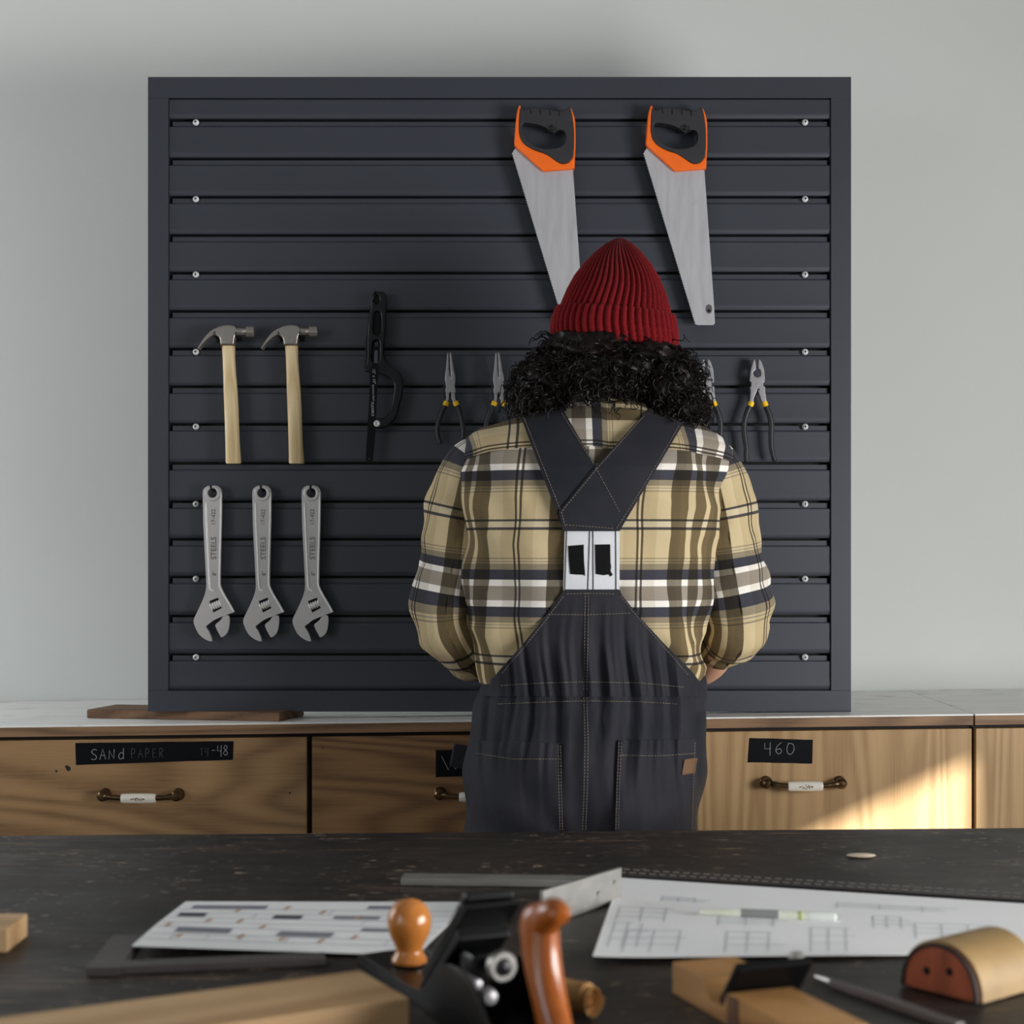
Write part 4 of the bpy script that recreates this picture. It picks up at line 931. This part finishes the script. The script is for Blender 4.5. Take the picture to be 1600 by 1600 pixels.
# hair: a curly mass
HC = np.array(P(947, 583, 2.715))
hk = 2.715/FPX
blobs = [((947, 580), (122, 62), .118, 2.725), ((868, 595), (60, 52), .085, 2.715), ((1035, 605), (58, 60), .09, 2.715), ((850, 622), (42, 32), .06, 2.69), ((1062, 632), (32, 34), .06, 2.69), ((930, 590), (70, 44), .105, 2.69), ((925, 552), (84, 44), .112, 2.72), ((1000, 568), (70, 44), .112, 2.72)]
hv = []
for (cx, cy), (rx, ry), rz, yd in blobs:
    bm = bmesh.new(); bmesh.ops.create_icosphere(bm, subdivisions=4, radius=1)
    c3 = P(cx, cy, yd)
    for v_ in bm.verts:
        n_ = v_.co.copy(); k_ = 1+.05*math.sin(n_.x*9+n_.z*11)+.04*math.sin(n_.y*17+n_.z*7)
        v_.co = Vector((c3[0]+n_.x*rx*hk*k_*.95, c3[1]+n_.y*rz*k_*.95, c3[2]+n_.z*ry*hk*k_*.95))
    hv.append(from_bm(bm))
r3 = random.Random(11)
for i in range(2300):
    (cx, cy), (rx, ry), rz, yd = r3.choices(blobs, [5, 3, 3, 1.6, 1.6, 3, 2, 2])[0]
    while True:
        n_ = Vector((r3.gauss(0, 1), r3.gauss(0, 1), r3.gauss(0, 1))).normalized()
        if n_.z < .75 and n_.y < .55: break
    c3 = P(cx, cy, yd); st = Vector((c3[0]+n_.x*rx*hk*.93, c3[1]+n_.y*rz*.95, c3[2]+n_.z*ry*hk*.93))
    dirv = (Vector((n_.x*.7, n_.y*.5, -.35))+Vector((r3.gauss(0, .55), r3.gauss(0, .45), r3.gauss(0, .55)))).normalized()
    ln_ = r3.uniform(.018, .042); rad_ = r3.uniform(.003, .0075); turns = r3.uniform(1.0, 2.6); ph = r3.uniform(0, 6.3); m_ = int(9*turns)+6
    a_ = dirv.orthogonal().normalized(); b_ = dirv.cross(a_)
    out = Vector((n_.x, n_.y, n_.z*.6)); pts = []
    for k in range(m_):
        t = k/(m_-1); g = ph+turns*2*PI*t
        pts.append(st+dirv*(ln_*t)+out*(.008*math.sin(t*PI)-.003)+(a_*math.cos(g)+b_*math.sin(g))*rad_*(.4+.6*t)+Vector((0, 0, -.012*t*t)))
    if max(p.z for p in pts) > P(0, 530, 2.7)[2] and abs(pts[0].x-.16) < .085: continue
    w_ = r3.uniform(.0009, .0019)
    hv.append(tube(pts, [w_*(1-.6*(k/(m_-1))) for k in range(m_)], 5))
obj('hair', rel(join(*hv), PR), M['hair'], person, angle=60, label='big mass of dark curly shoulder-length hair')

# beanie
BY = 2.735; bk = BY/FPX
axc = [(959, 533), (960, 490), (962, 455), (964, 420), (965, 392), (965, 374), (965, 366)]
tilt = math.radians(6.5)
bpro = [(0, 95), (20, 94.5), (44, 88), (52, 86.5), (75, 79), (100, 67.5), (122, 53), (140, 37), (153, 22), (160, 10), (163, 1.5)]   # height above the rim centre, half width (picture px)
NR = 50
def rib(th): return abs(math.cos(th*NR/2))**.62
def brings(pro, amp, extra=0):
    rs = []; c0 = P(959, 531, BY)
    hs_ = [p[0] for p in pro]; ws_ = [p[1] for p in pro]
    for h_ in np.linspace(hs_[0], hs_[-1], 44):
        w_ = float(np.interp(h_, hs_, ws_)); ring = []
        for i in range(NR*8):
            th = 2*PI*i/(NR*8); 
            a_ = amp*min(1, w_/55); r = (w_*(1+.0)+extra)*bk+a_*(rib(th+.05*math.sin(h_*.05))-1)
            fold = 1+.025*math.sin(3*th+1)*min(1, max(0, (h_-70)/60))
            lx, ly, lz = r*math.sin(th)*fold, -r*1.04*math.cos(th), h_*bk-.010*(1-h_/163)*math.cos(th)*1.0
            rs_x = lx*math.cos(tilt)+lz*math.sin(tilt)*.55; rs_z = lz*math.cos(tilt)-lx*math.sin(tilt)*(1-h_/175)
            ring.append((c0[0]+rs_x, c0[1]+ly+.012*max(0, (h_-60)/100), c0[2]+rs_z))
        rs.append(ring)
    return loft(rs, False)
beanie = obj('beanie', rel(brings(bpro, .0095), PR), M['knit'], person, angle=180, label='dark red ribbed knit beanie with folded cuff')
cuff = [(-3, 93), (0, 96), (8, 97.5), (25, 95.5), (40, 91.5), (45.5, 89.5), (47, 87.5)]
obj('cuff', rel(brings(cuff, .0090, 4.5), PR), M['knit'], beanie, angle=180)

# ------------------------------------------------------------------ the workbench in front
TZ = .80
def TB(px, py, h=0):
    d = (EYE-TZ-h)*FPX/(py-HOR); return ((px-800)/FPX*d, d, TZ+h)
c = [(-1.35, 2.279), (1.35, 2.399), (1.35, 1.05), (-1.35, 1.05)]
bench = thing('workbench', 'dark scratched wooden workbench across the foreground', 'workbench', (0, 1.7, 0))
V = [(x, y-1.7, z) for z in (TZ-.045, TZ) for x, y in c]
bm = bmesh.new(); vs = [bm.verts.new(v) for v in V]
for f in ((0, 1, 2, 3), (4, 5, 6, 7), (0, 1, 5, 4), (1, 2, 6, 5), (2, 3, 7, 6), (3, 0, 4, 7)): bm.faces.new([vs[i] for i in f])
bmesh.ops.recalc_face_normals(bm, faces=list(bm.faces)); bmesh.ops.bevel(bm, geom=list(bm.edges), offset=.003, segments=2, affect='EDGES')
obj('top', from_bm(bm), M['bench'], bench)
for sx in (-1.2, 1.2):
    for sy in (1.2, 2.15): obj('leg', mv(box(sx-.04, sx+.04, sy-.04, sy+.04, 0, TZ-.045, .004), 0, -1.7, 0), M['bench'], bench)
obj('apron', mv(join(box(-1.2, 1.2, 1.19, 1.21, TZ-.15, TZ-.045), box(-1.2, 1.2, 2.14, 2.16, TZ-.15, TZ-.045)), 0, -1.7, 0), M['bench'], bench)

def sheet(cs, th, lift=None, nu=24, nv=16):
    """thin sheet over four table corners (back-left, back-right, front-right, front-left), lift(u, v) raises it"""
    A, B, C, D = [np.array(q) for q in cs]
    def at(u, v): 
        p = (A*(1-u)+B*u)*(1-v)+(D*(1-u)+C*u)*v
        return p[0], p[1], p[2]+(lift(u, v) if lift else 0)
    g = [at(i/(nu-1), j/(nv-1)) for j in range(nv) for i in range(nu)]; n = len(g); V = g+[(x, y, z-th) for x, y, z in g]; F = []
    for j in range(nv-1):
        for i in range(nu-1):
            a = j*nu+i; F += [(a, a+1, a+nu+1, a+nu), (n+a, n+a+nu, n+a+nu+1, n+a+1)]
    for i in range(nu-1): F += [(i, n+i, n+i+1, i+1), ((nv-1)*nu+i, (nv-1)*nu+i+1, n+(nv-1)*nu+i+1, n+(nv-1)*nu+i)]
    for j in range(nv-1): F += [(j*nu, (j+1)*nu, n+(j+1)*nu, n+j*nu), (j*nu+nu-1, n+j*nu+nu-1, n+(j+1)*nu+nu-1, (j+1)*nu+nu-1)]
    return (V, F), at
def bar2(p0, p1, w, z0, h, bev=.0008):
    p0, p1 = Vector((p0[0], p0[1], 0)), Vector((p1[0], p1[1], 0)); d = p1-p0
    return xf(box(0, d.length, 0, w, 0, h, bev), Matrix.Translation((p0.x, p0.y, z0)) @ rotm('Z', math.atan2(d.y, d.x)))
# dark steel square, the left paper lies on its corner
fl_, fr_, bk_ = TB(135, 1516, .006), TB(509, 1500, .006), TB(176, 1464, .006)
sq = thing('framing_square', 'flat dark grey steel square under the left paper drawing', 'square', (fl_[0], fl_[1], TZ))
R = tuple(sq.location)
obj('long_arm', rel(bar2(fl_, fr_, .024, TZ+.0006, .0075), R), M['grey_steel'], sq)
d0 = Vector((fl_[0], fl_[1])); e0 = Vector((bk_[0], bk_[1]))
perp = (e0-d0).normalized(); px_ = Vector((perp.y, -perp.x))*.030
V = [(d0.x, d0.y), (d0.x+px_.x, d0.y+px_.y), (e0.x+px_.x, e0.y+px_.y), (e0.x, e0.y)]
obj('short_arm', rel(([(x, y, TZ+h) for h in (.0006, .0079) for x, y in V], [(3, 2, 1, 0), (4, 5, 6, 7), (0, 1, 5, 4), (1, 2, 6, 5), (2, 3, 7, 6), (3, 0, 4, 7)]), R), M['grey_steel'], sq)
# left drawing
cs = [TB(290, 1410, .001), TB(737, 1411, .001), TB(652, 1493, .001), TB(206, 1486, .009)]
vf, at = sheet(cs, .0006, lambda u, v: .0012+.0075*max(0, 1-u/.8)*min(1, v*1.6)*.55)
R = cs[0]
pp = thing('plan_drawing', 'sheet of paper with drawn floor plan bars lying on the dark square', 'paper', R)
obj('sheet', rel(vf, R), M['paper'], pp)
def patch_on(at, u0, u1, v0, v1, sk=0, h=.0004):
    n = 6; g = [at(u0+(u1-u0)*i/n+sk*j, v0+(v1-v0)*j) for j in (0, 1) for i in range(n+1)]
    return [(x, y, z+h) for x, y, z in g], [(i, i+1, n+2+i, n+1+i) for i in range(n)]
obj('plan_bar', rel(join(*[patch_on(at, *a) for a in ((.05, .31, .11, .19), (.58, .74, .33, .39), (.66, .80, .10, .17))]), R), M['ink_grey'], pp, kind='stuff')
obj('plan_bar', rel(join(*[patch_on(at, *a) for a in ((.035, .13, .30, .39), (.37, .47, .33, .41))]), R), M['ink_dark'], pp, kind='stuff')
obj('plan_bar', rel(join(*[patch_on(at, *a) for a in ((.09, .28, .64, .73), (.45, .64, .66, .75), (.72, .88, .56, .62))]), R), M['ink_grey'], pp, kind='stuff')
obj('plan_line', rel(join(*[patch_on(at, .01, .99, v, v+.011, 0, .0003) for v in (.2, .3, .41, .52, .62, .76, .86)]+[patch_on(at, u, u+.004, v, v+.1, 0, .0003) for u, v in ((.1, .76), (.22, .76), (.34, .76), (.5, .76), (.62, .76), (.3, .3), (.55, .2), (.7, .41), (.85, .76))]), R), M['ink_line'], pp, kind='stuff')
obj('plan_mark', rel(join(*[patch_on(at, u, u+.013, v, v+.07, -.008) for u, v in ((.22, .2), (.38, .12), (.52, .22), (.66, .32), (.16, .44), (.27, .44), (.04, .55), (.37, .55), (.12, .76), (.48, .76), (.33, .74), (.62, .78), (.8, .22), (.85, .42), (.72, .7), (.9, .7))]), R), M['ink_orange'], pp, kind='stuff')
# right drawing, curling up a little at its left end
cs = [TB(968, 1373, .001), TB(1760, 1424, .001), TB(1760, 1488, .001), TB(926, 1503, .004)]
vf, at = sheet(cs, .0006, lambda u, v: .0014+.0045*math.exp(-u*9)*v+.002*math.sin(u*5)*v*(1-u), 40, 20)
R = cs[0]
pr = thing('sketch_drawing', 'large white sketch sheet on the bench with a marker pen on it', 'paper', R)
obj('sheet', rel(vf, R), M['paper'], pr)
r4 = random.Random(5); sk = []
for (u0, u1, v0, v1) in ((.02, .16, .42, .6), (.05, .2, .7, .95), (.22, .38, .5, .62), (.24, .36, .7, .95), (.4, .5, .62, .95), (.1, .2, .25, .32), (.45, .7, .2, .3), (.6, .75, .5, .75), (.52, .6, .4, .6), (.02, .1, .62, .9)):
    n = 3
    for k in range(n):
        u_ = u0+(u1-u0)*k/n; v_ = v0+(v1-v0)*k/n
        sk += [patch_on(at, u0, u1-r4.uniform(0, .05), v_, v_+.006, 0, .0003), patch_on(at, u_, u_+.0022, v0, v1, 0, .0003)]
obj('sketch_line', rel(join(*sk), R), M['ink_line'], pr, kind='stuff')
# strap behind the right drawing
a, b = TB(960, 1371), TB(1700, 1418)
st = thing('stitched_strap', 'dark leather strap with two rows of pale stitches behind the sketch sheet', 'strap', (a[0], a[1], TZ))
R = tuple(st.location)
obj('band', rel(bar2((a[0], a[1]+.004), (b[0], b[1]+.004), .040, TZ+.0004, .003, .001), R), M['strap_leather'], st)
dv = Vector((b[0]-a[0], b[1]-a[1], 0)); L_ = dv.length; dv.normalize(); nv_ = Vector((-dv.y, dv.x, 0)); ds = []
for off in (.011, .031):
    k = .004
    while k < L_-.01:
        q0 = Vector((a[0], a[1]+.004, TZ+.0036))+dv*k+nv_*off; ds.append(tube([q0, q0+dv*.0075], .0013, 5)); k += .0125
obj('stitching', rel(join(*ds), R), M['strap_thread'], st, kind='stuff')
# marker pen
a, b = TB(1092, 1429, .005), TB(1308, 1437, .005)
R = (a[0], a[1], TZ)
mk = thing('marker_pen', 'pale marker pen with a grey band lying on the sketch sheet', 'pen', R)
dv = Vector(b)-Vector(a); L_ = dv.length; ang = math.atan2(dv.y, dv.x)
Mx = Matrix.Translation((0, 0, .0078)) @ rotm('Z', ang)
obj('barrel', xf(lathe([(.0001, 0), (.003, .0005), (.0036, .02), (.0046, .028), (.0049, .04), (.0049, L_*.78), (.0046, L_*.79)], 16, 'X'), Mx), M['pen_body'], mk)
obj('band', xf(lathe([(.0049, L_*.31), (.0052, L_*.312), (.0052, L_*.578), (.0049, L_*.58)], 16, 'X'), Mx), M['pen_band'], mk, label='grey grip band')
obj('ring', xf(lathe([(.0049, L_*.725), (.0053, L_*.726), (.0053, L_*.745), (.0049, L_*.746)], 16, 'X'), Mx), M['pen_green'], mk, label='thin green ring')
obj('cap', xf(lathe([(.0046, L_*.79), (.0051, L_*.795), (.0051, L_*.93), (.0045, L_*.985), (.0001, L_)], 16, 'X'), Mx), M['pen_clear'], mk)
# steel try square
a, b = TB(626, 1384), TB(938, 1388)
R = (a[0], a[1], TZ)
ts = thing('try_square', 'pale steel try square standing behind the hand plane', 'square', R)
obj('blade', rel(bar2(a, b, .032, TZ+.0005, .0085), R), M['dull_steel'], ts, label='flat lying steel arm')
a2, b2 = TB(846, 1447), TB(966, 1409)
dv = Vector((b2[0]-a2[0], b2[1]-a2[1])); ang = math.atan2(dv.y, dv.x)
hl = lambda t, z: [(t+.0022*math.cos(-g), z+.0022*math.sin(-g)) for g in np.linspace(0, 2*PI, 12, endpoint=False)]
st_ = solid([[(0, 0), (dv.length, 0), (dv.length+.004, .038), (0, .037)], hl(dv.length*.92, .024), hl(dv.length*.70, .017)], .005, .0006)
obj('stock', rel(xf(st_, Matrix.Translation((a2[0], a2[1], TZ+.0005)) @ rotm('Z', ang)), R), M['dull_steel'], ts, label='upright steel arm with two holes')
# wood chip
a = TB(1346, 1340)
ch = grid(18, 9, lambda u, v: (.019*math.cos(2*PI*u)*math.sin(PI*v)*(1+.15*math.sin(6*u)), .011*math.sin(2*PI*u)*math.sin(PI*v), .0028+.0026*-math.cos(PI*v)), True)
tag(obj('wood_chip', ch, M['pale_chip'], loc=(a[0], a[1], TZ)), 'small pale wood chip alone on the dark bench near its back edge', 'wood chip')
# offcut at the left border
a = TB(11, 1489)
tag(obj('wood_offcut', box(-.12, 0, 0, .07, 0, .024, .0015), M['pale_wood'], loc=(a[0], a[1], TZ)), 'pale wooden offcut on the bench, cut off by the left border', 'offcut')
# pale board the plane leans against
A_, B_ = np.array(TB(563, 1515, .03)[:2]), np.array(TB(640, 1559, .03)[:2])
u_ = (A_-B_)/np.linalg.norm(A_-B_); al = np.array([-u_[1], u_[0]])
if al[0] > 0: al = -al
wd = np.linalg.norm(A_-B_)
ang = math.atan2(-al[1], -al[0])   # +x runs along the board to its right end
bd_ = box(-.62, 0, 0, wd, 0, .030, .0018)
bd = thing('pale_board', 'pale rough-edged wooden board in the foreground beside the hand plane', 'board', (B_[0], B_[1], TZ), (0, 0, ang))
obj('plank', bd_, M['pale_wood'], bd)
edge = []
for k in range(70):
    x_ = -.20-.006*k; edge.append(tube([(x_, wd-.001, .004), (x_+.001, wd+.0022+rnd.uniform(-.0006, .001), .017), (x_, wd-.001, .0285)], [.0016, .0028, .0012], 5))
obj('splinter_edge', join(*edge), M['pale_wood'], bd, kind='stuff')

# hand plane
K0 = Vector((-.097, 1.56)); T0 = Vector((.026, 1.285)); dvp = (K0-T0); pl_ang = math.atan2(dvp.y, dvp.x); LK = dvp.length
R = (T0.x, T0.y, TZ)
hp = thing('hand_plane', 'black metal hand plane with varnished wooden knob and handle', 'plane', R, (0, 0, pl_ang))
# local: +x towards the toe, z up
sole = [(-.07, .034), (-.064, .0345), (LK+.05, .0345), (LK+.058, .031), (LK+.062, .0), (LK+.058, -.031), (LK+.05, -.0345), (-.064, -.0345), (-.07, -.034)]
base_ = xf(solid([[(x, y) for x, y in sole]], .007, .001), Matrix.Translation((0, 0, .0038)) @ rotm('X', -PI/2))
side_prof = [(-.066, .004), (-.05, .010), (.0, .013), (.03, .022), (.065, .048), (.10, .055), (.135, .048), (.17, .025), (.20, .014), (LK+.03, .012), (LK+.05, .004)]
cheeks = []
for sy in (-.0335, .0335):
    o_ = solid([catmull(side_prof, 4)+[(LK+.05, .002), (-.066, .002)]], .0035, .0006); cheeks.append(mv(o_, 0, sy, 0))
obj('body', join(base_, *cheeks), M['plane_black'], hp)
def slab(x0, z0, x1, z1, w, th, bev=.001):
    d = Vector((x1-x0, 0, z1-z0)); a_ = math.atan2(d.z, d.x)
    lo, hi = (0, th) if x1 >= x0 else (-th, 0)
    return xf(box(0, d.length, -w/2, w/2, lo, hi, bev), Matrix.Translation((x0, 0, z0)) @ rotm('Y', -a_))
obj('frog', join(slab(.198, .009, .118, .072, .048, .016, .003), box(.108, .18, -.02, .02, .006, .03, .004), box(.105, .135, -.018, .018, .02, .062, .005)), M['plane_black'], hp)
obj('iron', slab(.206, .010, .100, .103, .051, .0034), M['black_steel'], hp)
obj('lever_cap', join(slab(.204, .020, .112, .100, .049, .007, .003), slab(.128, .088, .106, .108, .046, .009, .004)), M['plane_black'], hp)
obj('adjusting_wheel', mv(lathe([(.0055, -.005), (.0115, -.005), (.0125, -.003), (.0125, .003), (.0115, .005), (.0055, .005)], 26, 'X'), .085, 0, .056), M['dull_steel'], hp, label='pale metal adjusting wheel')
obj('wheel_hub', mv(lathe([(.0001, -.008), (.006, -.007), (.0088, -.004), (.0088, .006), (.004, .006), (.004, .03)], 18, 'X'), .085, 0, .056), M['plane_black'], hp)
obj('frog_screw', join(lathe([(.0001, -.008), (.0055, -.007), (.0068, -.003), (.0068, .004), (.003, .004), (.003, .03)], 14, 'X', (.074, .017, .036)), lathe([(.0001, -.004), (.004, -.003), (.004, .04)], 12, 'X', (.077, .026, .046))), M['plier_steel'], hp, label='bright steel screw')
kb = lathe([(.0001, .010), (.0165, .010), (.0168, .013), (.0150, .016), (.0128, .020), (.0124, .023), (.0145, .028), (.0185, .036), (.0205, .043), (.0208, .049), (.0196, .056), (.0160, .063), (.0105, .0675), (.0045, .0695), (.0001, .070)], 32, 'Z', (LK, 0, 0))
kb = ([(x, y, z*1.0) for x, y, z in kb[0]], kb[1])
obj('knob', kb, M['knob_wood'], hp, label='round varnished wooden front knob')
# tote: lofted along a curved spine in the side plane
sp = catmull([(-.028, .012), (-.020, .028), (-.008, .05), (.004, .073), (.010, .092), (.012, .108), (.008, .119), (.002, .125)], 4); hwx = [float(v_[0]) for v_ in catmull([(.040,), (.024,), (.0185,), (.0185,), (.020,), (.021,), (.016,), (.006,)], 4)]
hwy = [float(v_[0]) for v_ in catmull([(.0125,), (.0125,), (.0135,), (.0145,), (.0145,), (.0140,), (.011,), (.005,)], 4)]
rs = []
for (x_, z_), a_, b_ in zip(sp, hwx, hwy):
    rs.append([(x_+a_*math.cos(g), b_*math.sin(g), z_+.3*a_*math.cos(g)*(1 if z_ < .1 else -.3)*.6) for g in np.linspace(0, 2*PI, 24, endpoint=False)])
horn = tube(catmull([(.004, 0, .106), (-.008, 0, .117), (-.020, 0, .121), (-.029, 0, .117)], 4), [.0125, .0125, .0125, .012, .012, .0118, .0115, .011, .0105, .010, .009, .0075, .004], 16)
obj('rear_handle', join(loft(rs), horn), M['tote_wood'], hp, label='varnished wooden rear handle')
# rolled shaving
a = TB(928, 1592)
spv = []
pth = [((.0035+.0009*t)*math.cos(t), 0, (.0035+.0009*t)*math.sin(t)) for t in np.linspace(0, 4*PI, 70)]
n = len(pth); W_ = .034
V = [(x, y_, z) for y_ in (0, W_) for x, y, z in pth]+[(x*1.055, y_, z*1.055) for y_ in (0, W_) for x, y, z in pth]
F = []
for i in range(n-1): F += [(i, i+1, n+i+1, n+i), (2*n+i, 3*n+i, 3*n+i+1, 2*n+i+1), (i, 2*n+i, 2*n+i+1, i+1), (n+i, n+i+1, 3*n+i+1, 3*n+i)]
core = lathe([(.0001, .007), (.0135, .007), (.0135, W_), (.0001, W_)], 20, 'Y')
o_ = obj('wood_shaving', mv(join((V, F), core), 0, 0, .0158), M['shaving'], loc=(a[0], a[1], TZ), rot=(0, 0, math.radians(52)))
tag(o_, 'curled pale wood shaving beside the hand plane handle', 'wood shaving')
# wooden block plane with black wedge
A_ = np.array(TB(1050, 1503, .028)[:2]); B_ = np.array(TB(1147, 1493, .028)[:2]); wv_ = B_-A_; wd = np.linalg.norm(wv_); ang = math.atan2(wv_[1], wv_[0])
bp = thing('wooden_plane', 'small wooden block plane with black wedge in the foreground', 'plane', (A_[0], A_[1], TZ), (0, 0, ang-.03))
prof = [(0, 0), (-.225, 0), (-.225, .027), (-.105, .026), (-.098, .012), (-.075, .012), (-.062, .028), (0, .028)]     # along y, height
o_ = solid([prof], wd, .0012)           # thickness along -Y -> turn so that length runs along y, thickness along x
o_ = xf(o_, Matrix.Translation((wd/2, 0, 0)) @ rotm('Z', PI/2))
obj('body', o_, M['block_wood'], bp)
obj('wedge', xf(box(.004, wd+.012, -.004, .004, 0, .05, .002), Matrix.Translation((.0, -.086, .012)) @ rotm('X', math.radians(38))), M['black_deep'], bp, label='black iron wedge')
obj('thumb_screw', mv(lathe([(.0001, -.006), (.006, -.005), (.007, 0), (.006, .005), (.0001, .006)], 14, 'X'), wd+.002, -.108, .05), M['dull_steel'], bp)
obj('dark_band', mv(xf(solid([[(-.128, .0005), (-.108, .0005), (-.108, .0265), (-.128, .0268)]], .0006), rotm('Z', PI/2)), -.0004, 0, 0), M['plank_wood'], bp)
# steel file
a, b = TB(1288, 1537), TB(1500, 1612)
R = (a[0], a[1], TZ); dv = Vector(b)-Vector(a); ang = math.atan2(dv.y, dv.x)
fi = thing('steel_file', 'thin grey steel file between the wooden plane and the sanding block', 'file', R, (0, 0, ang))
obj('blade', box(.012, dv.length, -.0055, .0055, .0004, .0075, .0012), M['grey_steel'], fi)
obj('tang', tube([(-.012, 0, .004), (0, 0, .004), (.013, 0, .004)], [.002, .003, .0036], 8), M['dull_steel'], fi)
# sanding block: half-round wooden block wrapped in tan sandpaper
A_ = np.array(TB(1408, 1542)[:2]); B_ = np.array(TB(1526, 1572)[:2]); e_ = B_-A_; wd = np.linalg.norm(e_); ang = math.atan2(e_[1], e_[0])
sb = thing('sanding_block', 'half-round sanding block with red wooden end and tan cover', 'sanding block', (A_[0], A_[1], TZ), (0, 0, ang))
arc = [(wd/2-wd/2*math.cos(g)*(1.0), .002+.044*math.sin(g)**.85) for g in np.linspace(0, PI, 26)]
core_ = solid([arc[::-1]], .088, .001); obj('core', mv(core_, 0, .045, 0), M['sander_wood'], sb, label='reddish wooden block end')
out_ = [(wd/2-(wd/2+.003)*math.cos(g), .002+.047*math.sin(g)**.85) for g in np.linspace(0, PI, 26)]
obj('cover', mv(solid([arc+out_[::-1]], .086, .0004), 0, .048, 0), M['sandpaper'], sb, label='tan abrasive cover')
obj('edge_band', mv(solid([[(wd/2-(wd/2+.0005)*math.cos(g), .002+.0445*math.sin(g)**.85) for g in np.linspace(0, PI, 26)]+[(wd/2-(wd/2-.003)*math.cos(g), .002+.0415*math.sin(g)**.85) for g in np.linspace(PI, 0, 26)]], .003, .0004), 0, .0012, 0), M['board_dark'], sb)
for xx in (.34, .64):
    obj('screw_hole', mv(lathe([(.0001, -.0004), (.0038, -.0002), (.0038, .002)], 12, 'Y'), wd*xx, .001, .02 if xx < .5 else .024), M['black_deep'], sb)
